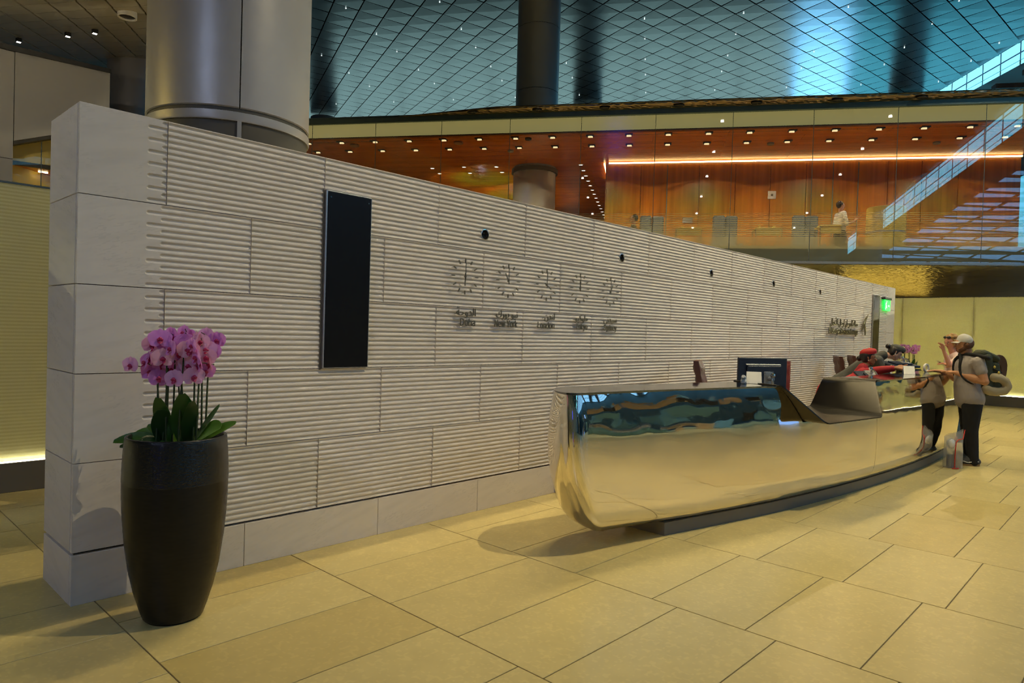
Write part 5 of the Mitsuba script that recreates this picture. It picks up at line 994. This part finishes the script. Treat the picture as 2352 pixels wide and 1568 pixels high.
tag('travel_hat', 'wide dark brown hat strapped to the back of the backpack', 'hat')
hc = A(9.97, -2.72, 1.245); hx = unit(bk * .62 + UP * .12 - FWD * .75); Z_ = np.eye(4); ux = unit(np.cross(hx, UP)); Z_[:3, 0] = ux; Z_[:3, 1] = np.cross(hx, ux); Z_[:3, 2] = hx; Z_[:3, 3] = hc
hat = lathe([(0, -.075), (.05, -.078), (.075, -.06), (.085, -.01), (.10, -.004), (.195, .014), (.20, .018), (.195, .022), (.10, .004), (.082, .0), (.070, -.052), (.045, -.070), (0, -.068)], 48); hat.vertices[:, 2] += .018 * np.sin(2 * np.arctan2(hat.vertices[:, 1], hat.vertices[:, 0])) * (np.hypot(hat.vertices[:, 0], hat.vertices[:, 1]) / .2) ** 2
hat.apply_transform(Z_); add('travel_hat__felt', hat, 'mat_hat_brown', 40)
tag('neck_pillow', 'beige curved neck pillow hanging from the backpack', 'pillow')
pc = A(9.60, -2.76, 1.075); pa = RGT; pu = UP
pts = [pc - pa * .135 - pu * .075, pc - pa * .08 - pu * .095, pc + pa * .0 - pu * .10, pc + pa * .085 - pu * .085, pc + pa * .125 - pu * .03, pc + pa * .095 + pu * .035, pc + pa * .02 + pu * .075, pc - pa * .06 + pu * .08]
pts = np.array(pts); pts = np.array([pts[int(k)] * (1 - k % 1) + pts[min(int(k) + 1, 7)] * (k % 1) for k in np.linspace(0, 6.99, 22)])
add('neck_pillow__cushion', skin([bone(p_, .058, q_, .058) for p_, q_ in zip(pts[:-1], pts[1:])], .02, 8), 'mat_pillow', True)
# ---- the woman
W_ = dict(head=A(11.752, -1.825, 1.590), neck=A(11.795, -1.865, 1.42), chest=A(11.815, -1.885, 1.28), belly=A(11.82, -1.89, 1.09), pelvis=A(11.835, -1.91, .93), shN=A(11.655, -1.955, 1.325), elN=A(11.445, -1.875, 1.235), wrN=A(11.395, -1.80, 1.455), shF=A(11.985, -1.825, 1.325), elF=A(11.94, -1.77, 1.14), wrF=A(11.70, -1.79, 1.235), hipN=A(11.755, -1.945, .90), hipF=A(11.925, -1.88, .90), knN=A(11.78, -1.945, .49), knF=A(11.985, -1.90, .48), anN=A(11.83, -1.96, .085), anF=A(12.03, -1.93, .085))
wf = unit(-RGT * .95 - FWD * .10); WR = unit(np.cross(wf, UP)); M = W_
tag('person_001', 'woman with curly blonde hair and pink top raising one hand beside the man', 'person')
hp, WP = head_parts(M['head'], wf - UP * .25, UP, .225)
tor = lambda g: [blob((M['chest'] + WR * .08, .095 + g), (M['chest'] - WR * .08, .095 + g), (M['belly'] + WR * .06, .092 + g), (M['belly'] - WR * .06, .092 + g)), blob((M['belly'] + WR * .06, .092 + g), (M['belly'] - WR * .06, .092 + g), (M['pelvis'] + WR * .07, .115 + g), (M['pelvis'] - WR * .07, .115 + g)), blob((M['shN'], .050 + g), (M['shF'], .050 + g), (M['neck'] - UP * .03, .05 + g))]
lg = lambda g: [bone(M['hipN'], .095 + g, M['knN'], .058 + g), bone(M['hipF'], .095 + g, M['knF'], .058 + g), bone(M['knN'], .058 + g, M['anN'], .036 + g), bone(M['knF'], .058 + g, M['anF'], .036 + g)]
am = [bone(M['shN'], .046, M['elN'], .038), bone(M['elN'], .038, M['wrN'], .024), bone(M['shF'], .046, M['elF'], .038), bone(M['elF'], .038, M['wrF'], .024)]
ft = [blob((a * A(1, 1, 0) + UP * .045 - wf * .04, .032), (a * A(1, 1, 0) + UP * .032 + wf * .15, .026), (a, .038)) for a in (M['anN'], M['anF'])]
add('person_001__body', skin(hp + [bone(M['neck'] - UP * .05, .052, M['head'] - UP * .07, .05)] + tor(0) + lg(0) + am + ft + hand(M['wrN'], A(-.02, .02, .1), RGT, .12, .9, .95, 1) + hand(M['wrF'], -RGT * .9 + UP * .2, UP, .1, .6, .95, -1), .018, 6), 'mat_skin_rosy', True)
add('person_001__top', skin(tor(.018) + [bone(M['shN'], .066, M['shN'] + (M['elN'] - M['shN']) * .6, .056), bone(M['shF'], .066, M['elF'], .056), blob((M['pelvis'] + WR * .07, .13), (M['pelvis'] - WR * .07, .13), (M['belly'] + WR * .06, .115), (M['belly'] - WR * .06, .115))], .025, 8), 'mat_pink', True)
add('person_001__jeans', skin(lg(.018) + [blob((M['hipN'], .116), (M['hipF'], .116))], .025, 8), 'mat_jeans', True)
for i, a in enumerate((M['anN'], M['anF'])):
    g = np.linspace(0, 2 * PI, 24, endpoint=False); s_ = np.cross(wf, UP); c = a * A(1, 1, 0) + wf * .055
    add('person_001__' + nm('sandal', i), cat(extrude(Polygon(np.array([c + wf * .135 * math.cos(q) + s_ * .045 * math.sin(q) for q in g])[:, :2]), .018), tube([c + wf * .05 + s_ * .045 + UP * .015, c + wf * .05 + UP * .068, c + wf * .05 - s_ * .045 + UP * .015], .012, 6)), 'mat_hat_brown', 30)
face('person_001', WP, .225)
rg = np.random.default_rng(4); curls = [sph(WP(-.10, 0, .20), .38 * .225)]
for k in range(120):
    d = unit(rg.standard_normal(3)); f_, r_, u_ = d
    if f_ > .45 and u_ < .55 or u_ < -.75: continue
    curls.append(sph(WP(-.10 + .40 * f_, .40 * r_, .12 + .42 * u_), (.085 + .05 * rg.random()) * .225, 10))
add('person_001__hair', skin(curls, .02, 2), 'mat_hair_blonde', True); tag('person_001__hair', 'curly blonde hair')
add('person_001__sunglasses', cat(ball(.032, WP(.22, .15, .42), 1, (1, 1, .7)), ball(.032, WP(.22, -.15, .42), 1, (1, 1, .7)), tube([WP(.22, .15, .44), WP(-.05, .40, .25)], .004, 5), tube([WP(.22, -.15, .44), WP(-.05, -.40, .25)], .004, 5)), 'mat_black', True); tag('person_001__sunglasses', 'dark sunglasses pushed up on the hair')
tag('mobile_phone', 'small grey phone in the blonde woman\'s lower hand', 'phone')
ph = box(-.035, .035, -.075, .075, -.004, .004, .003); ph.apply_transform(trimesh.transformations.rotation_matrix(.6, (1, 0, 0))); add('mobile_phone', ph, 'mat_steel', tw=T().translate(list(M['wrF'] - RGT * .085 + UP * .012)).rotate([0, 0, 1], 40))
# ---- the hostess in red
tag('person_002', 'hostess in red uniform and red hat stretching one arm over the desk', 'person')
M = dict(head=A(9.25, -1.325, 1.335), neck=A(9.185, -1.285, 1.215), shN=A(9.06, -1.325, 1.135), shF=A(9.38, -1.185, 1.135), elN=A(9.01, -1.56, 1.195), wrN=A(8.985, -1.735, 1.228), elF=A(9.50, -1.25, .93), wrF=A(9.42, -1.36, .80), chest=A(9.20, -1.20, 1.02), belly=A(9.17, -1.00, .90), pelvis=A(9.15, -.86, .88), hipN=A(9.05, -.84, .86), hipF=A(9.25, -.80, .86), knN=A(9.04, -.72, .47), knF=A(9.25, -.68, .47), anN=A(9.04, -.66, .08), anF=A(9.26, -.62, .08))
def hostess(key, M, hf, hu, uni, hatm, skinm, handN, handF, hat_shift):
    hp, P = head_parts(M['head'], hf, hu, .222); S = unit(M['shF'] - M['shN'])
    tor = lambda g: [blob((M['chest'] + S * .09, .09 + g), (M['chest'] - S * .09, .09 + g), (M['belly'] + S * .06, .09 + g), (M['belly'] - S * .06, .09 + g)), blob((M['belly'] + S * .06, .09 + g), (M['belly'] - S * .06, .09 + g), (M['pelvis'] + S * .07, .11 + g), (M['pelvis'] - S * .07, .11 + g)), blob((M['shN'], .052 + g), (M['shF'], .052 + g), (M['chest'], .09 + g)), bone(M['neck'] - unit(M['neck'] - M['chest']) * .015, .052 + g, M['chest'], .09 + g)]
    arm = lambda g: [bone(M['shN'], .050 + g, M['elN'], .040 + g), bone(M['elN'], .040 + g, M['wrN'], .026 + g), bone(M['shF'], .050 + g, M['elF'], .040 + g), bone(M['elF'], .040 + g, M['wrF'], .026 + g)]
    lg = [bone(M['hipN'], .09, M['knN'], .055), bone(M['hipF'], .09, M['knF'], .055), bone(M['knN'], .055, M['anN'], .034), bone(M['knF'], .055, M['anF'], .034)]
    add(key + '__body', skin(hp + [bone(M['neck'], .046, M['head'] - unit(hu) * .05, .046)] + tor(0) + arm(0) + lg + handN + handF, .018, 6), skinm, True)
    cuff = [bone(M['shN'], .066, M['elN'], .053), bone(M['elN'], .053, M['elN'] + (M['wrN'] - M['elN']) * .82, .040), bone(M['shF'], .066, M['elF'], .053), bone(M['elF'], .053, M['elF'] + (M['wrF'] - M['elF']) * .82, .040)]
    add(key + '__jacket', skin(tor(.017) + cuff, .022, 6), uni, True)
    add(key + '__skirt', skin([blob((M['hipN'], .115), (M['hipF'], .115), (M['pelvis'], .13), (M['knN'], .085), (M['knF'], .085))], .03, 6), uni, True)
    for i, a in enumerate((M['anN'], M['anF'])): add(f'{key}__' + nm('shoe', i), skin([blob((A(a[0], a[1] + .05, .045), .03), (A(a[0], a[1] - .15, .03), .028), (A(a[0], a[1] - .02, .06), .036))], .02, 3), 'mat_black', True)
    add(key + '__hair', skin([blob((P(-.12, 0, .14), .40 * .222), (P(.02, .12, .30), .24 * .222), (P(.02, -.12, .30), .24 * .222), (P(-.16, .15, -.05), .24 * .222), (P(-.16, -.15, -.05), .24 * .222)), sph(P(-.50, 0, .02) + hat_shift, .17 * .222)], .02, 4), 'mat_hair_dark', True)
    # side cap: a low, long dome with an upright band
    fwd = unit(hf); uu = unit(hu - fwd * np.dot(hu, fwd)); rr = np.cross(fwd, uu)
    g = np.linspace(0, 2 * PI, 41); prof = [(1.0, 0.0), (1.04, .11), (1.0, .20), (.85, .29), (.55, .35), (.2, .37), (.0, .372)]
    H = np.array([[P(-.02, 0, .26) + (fwd * .47 * q * math.cos(a) + rr * .37 * q * math.sin(a)) * .222 + (uu * (h + .07 * math.cos(a) * (1 if h < .3 else .4))) * .222 for q, h in prof] for a in g])
    add(key + '__hat', trimesh.Trimesh(H.reshape(-1, 3), grid_faces(41, 7), process=False), hatm, 40)
    face(key, P, .222)
    for i, k in enumerate((-1, 1)): add(f'{key}__' + nm('earring', i), ball(.008, P(-.02, k * .37, -.12), 1), 'mat_white', True)
    c = M['elN'] + (M['wrN'] - M['elN']) * .70; d = unit(M['wrN'] - M['elN'])
    add(key + '__button', ball(.008, c + UP * .041, 1), 'mat_buckle', True)
hostess('person_002', M, unit(RGT * .85 - FWD * .35), UP, 'mat_uniform_red', 'mat_hat_red', 'mat_skin_brown', hand(M['wrN'], A(.02, -.09, .012) + RGT * .06, UP * .6 - FWD * .5, .55, .12, 1.05, -1), hand(M['wrF'], A(0, -.1, 0), UP, .2, .3, .95, 1), A(0, 0, -.01))
# ---- the hostess in grey
tag('person_003', 'hostess in dark grey uniform and hat bending over a monitor behind the red hostess', 'person')
M = dict(head=A(10.40, -1.36, 1.40), neck=A(10.31, -1.24, 1.375), shN=A(10.12, -1.22, 1.29), shF=A(10.47, -1.05, 1.29), elN=A(10.13, -1.36, 1.03), wrN=A(10.22, -1.42, .82), elF=A(10.62, -1.20, 1.03), wrF=A(10.62, -1.32, .82), chest=A(10.24, -1.00, 1.22), belly=A(10.20, -.78, 1.03), pelvis=A(10.18, -.66, .92), hipN=A(10.08, -.66, .88), hipF=A(10.28, -.62, .88), knN=A(10.06, -.60, .48), knF=A(10.28, -.56, .48), anN=A(10.06, -.60, .08), anF=A(10.28, -.56, .08))
hostess('person_003', M, unit(RGT * .8 - FWD * .25 - UP * .55), unit(UP + RGT * .6), 'mat_uniform_grey', 'mat_uniform_grey', 'mat_skin_light', hand(M['wrN'], A(.02, -.1, -.02), UP, .2, .3, .95, -1), hand(M['wrF'], A(0, -.1, 0), UP, .2, .3, .95, 1), A(0, 0, .04))
# ---- two far figures behind the glass of the upper lounge
def far_person(key, x, y, z, f, shirt, label, seated):
    tag(key, label, 'person'); f = unit(f); S = np.cross(f, UP); B = lambda a, b, c: A(x, y, z) + f * a + S * b + UP * c
    hz = 1.20 if seated else 1.62; d = hz - 1.62; hip = .90 + d
    hp, P = head_parts(B(0, 0, hz), f, UP, .23)
    tor = lambda g: [blob((B(0, .09, 1.32 + d), .10 + g), (B(0, -.09, 1.32 + d), .10 + g), (B(0, .06, 1.0 + d), .10 + g), (B(0, -.06, 1.0 + d), .10 + g)), blob((B(0, .17, 1.40 + d), .055 + g), (B(0, -.17, 1.40 + d), .055 + g))]
    if seated: lg = lambda g: [bone(B(0, k * .09, hip), .09 + g, B(.42, k * .1, hip), .065 + g) for k in (-1, 1)] + [bone(B(.42, k * .1, hip), .065 + g, B(.42, k * .1, .08), .045 + g) for k in (-1, 1)]
    else: lg = lambda g: [bone(B(0, k * .09, hip), .09 + g, B(.10 * k, k * .09, .48), .06 + g) for k in (-1, 1)] + [bone(B(.10 * k, k * .09, .48), .06 + g, B(.22 * k - .05, k * .09, .08), .04 + g) for k in (-1, 1)]
    el = [B(.06, .24, 1.12 + d), B(-.04, -.24, 1.12 + d)]; wr = [B(.28, .20, 1.22 + d if not seated else 1.36 + d), B(.15, -.24, .98 + d)]
    arm = [bone(B(0, .18, 1.40 + d), .046, el[0], .038), bone(el[0], .038, wr[0], .026), bone(B(0, -.18, 1.40 + d), .046, el[1], .038), bone(el[1], .038, wr[1], .026)]
    add(key + '__body', skin(hp + [bone(B(0, 0, 1.42 + d), .05, B(0, 0, 1.56 + d), .05)] + tor(0) + lg(0) + arm + hand(wr[0], f * .5 + UP * .6, -S, .2, .5) + hand(wr[1], f, UP, .2, .5), .03, 5), 'mat_skin_light', True)
    add(key + '__shirt', skin(tor(.016) + [bone(B(0, k * .18, 1.40 + d), .062, e, .052) for k, e in zip((1, -1), el)], .03, 5), shirt, True)
    add(key + '__trousers', skin(lg(.018) + [blob((B(0, .08, hip), .12), (B(0, -.08, hip), .12))], .03, 5), 'mat_trousers', True)
    for i, k in enumerate((-1, 1)): q = B(.42, k * .1, 0) if seated else B(.22 * k - .05, k * .09, 0); add(f'{key}__' + nm('shoe', i), skin([blob((q + UP * .045, .04), (q + f * .16 + UP * .035, .034))], .02, 2), 'mat_black', True)
    add(key + '__hair', skin([blob((P(-.12, 0, .18), .40 * .23), (P(-.2, 0, -.02), .26 * .23))], .025, 3), 'mat_hair_dark', True)
    face(key, P, .23)
far_person('person_004', 17.62, 1.86, ZF, RGT, 'mat_paper', 'waiter in white shirt walking behind the glass of the upper lounge', False)
far_person('person_005', 14.34, 6.0, ZF, -RGT + FWD * .2, 'mat_uniform_grey', 'person seated behind the upper lounge glass just above the stone wall', True)
tag('lounge_stool', 'dark seat under the seated person of the upper lounge', 'stool')
add('lounge_stool__seat', box(-.25, .25, -.25, .25, .30, .37, .03), 'mat_slate', 30, tw=T().translate([14.34, 6.0, ZF])); add('lounge_stool__base', box(-.2, .2, -.2, .2, 0, .30, .01), 'mat_black', tw=T().translate([14.34, 6.0, ZF]))
# ---- the carrier bag on the floor
scene['mat_clear_bag'] = {'type': 'blendbsdf', 'weight': .30, 'a': {'type': 'thindielectric', 'int_ior': 1.4, 'ext_ior': 1.0}, 'b': {'type': 'principledthin', 'base_color': {'type': 'rgb', 'value': [.80, .78, .74]}, 'roughness': .3, 'diff_trans': 1.0}}
tag('carrier_bag', 'clear plastic duty-free bag with red edging standing on the floor by the desk', 'bag')
bo = A(9.11, -2.40, 0); bx = RGT; by = FWD
g = np.linspace(0, 2 * PI, 37); hs = np.linspace(0, 1, 12); G = np.zeros((37, 12, 3))
for j, h in enumerate(hs):
    for i, a in enumerate(g):
        q = abs(math.cos(a)) ** .5 * np.sign(math.cos(a)), abs(math.sin(a)) ** .5 * np.sign(math.sin(a)); wob = 1 + .10 * (meshkit.noise(A(3 * math.cos(a) + 5, 3 * math.sin(a) + 5, h * 5)) - .5)
        G[i, j] = bo + (bx * .105 * q[0] * (1 + .08 * h) + by * .065 * q[1] * (1 - .65 * h)) * wob + UP * (.004 + .44 * h + .05 * h * math.cos(a))
add('carrier_bag__film', trimesh.Trimesh(G.reshape(-1, 3), grid_faces(37, 12), process=False), 'mat_clear_bag', True)
mat('mat_red_tape', (.62, .05, .03), .5)
e = [bo + bx * (-.02) - by * .070 + UP * .005, bo - bx * .015 - by * .060 + UP * .15, bo - bx * .0 - by * .050 + UP * .33, bo + bx * .03 - by * .045 + UP * .365, bo + bx * .10 - by * .03 + UP * .375, bo + bx * .125 - by * .02 + UP * .49]
add('carrier_bag__red_edge', tube(e, .006, 6), 'mat_red_tape', True); tag('carrier_bag__red_edge', 'red sealing tape')
add('carrier_bag__handle_tail', tube([bo - bx * .06 - by * .08 + UP * .008, bo - bx * .02 - by * .10 + UP * .008, bo + bx * .02 - by * .085 + UP * .010], .008, 6), 'mat_red_tape', True)
for i, (u, w, a, b, h, m_) in enumerate([(.045, -.01, .035, .03, .21, 'mat_pillow'), (-.03, .0, .035, .035, .16, 'mat_dark_metal')]):
    tag(nm('boxed_purchase', i), ['olive box inside the clear carrier bag', 'dark grey carton inside the clear carrier bag'][i], 'box'); add(nm('boxed_purchase', i), box(-a, a, -b, b, 0, h, .005), m_, tw=T().translate(list(bo + bx * u + by * w + UP * .008)).rotate([0, 0, 1], -46))
tag('tissue_bundle', 'crumpled white paper in the top of the clear carrier bag', 'paper'); tb = ball(.062, (0, 0, 0), 3, (1, .8, 1.1)); tb.vertices += .02 * (meshkit.fbm(tb.vertices * 30 + 9, 3)[:, None] - .5) * unit(A(1, 1, 1)); add('tissue_bundle', tb, 'mat_white', 20, tw=T().translate(list(bo - bx * .035 + UP * .31)))
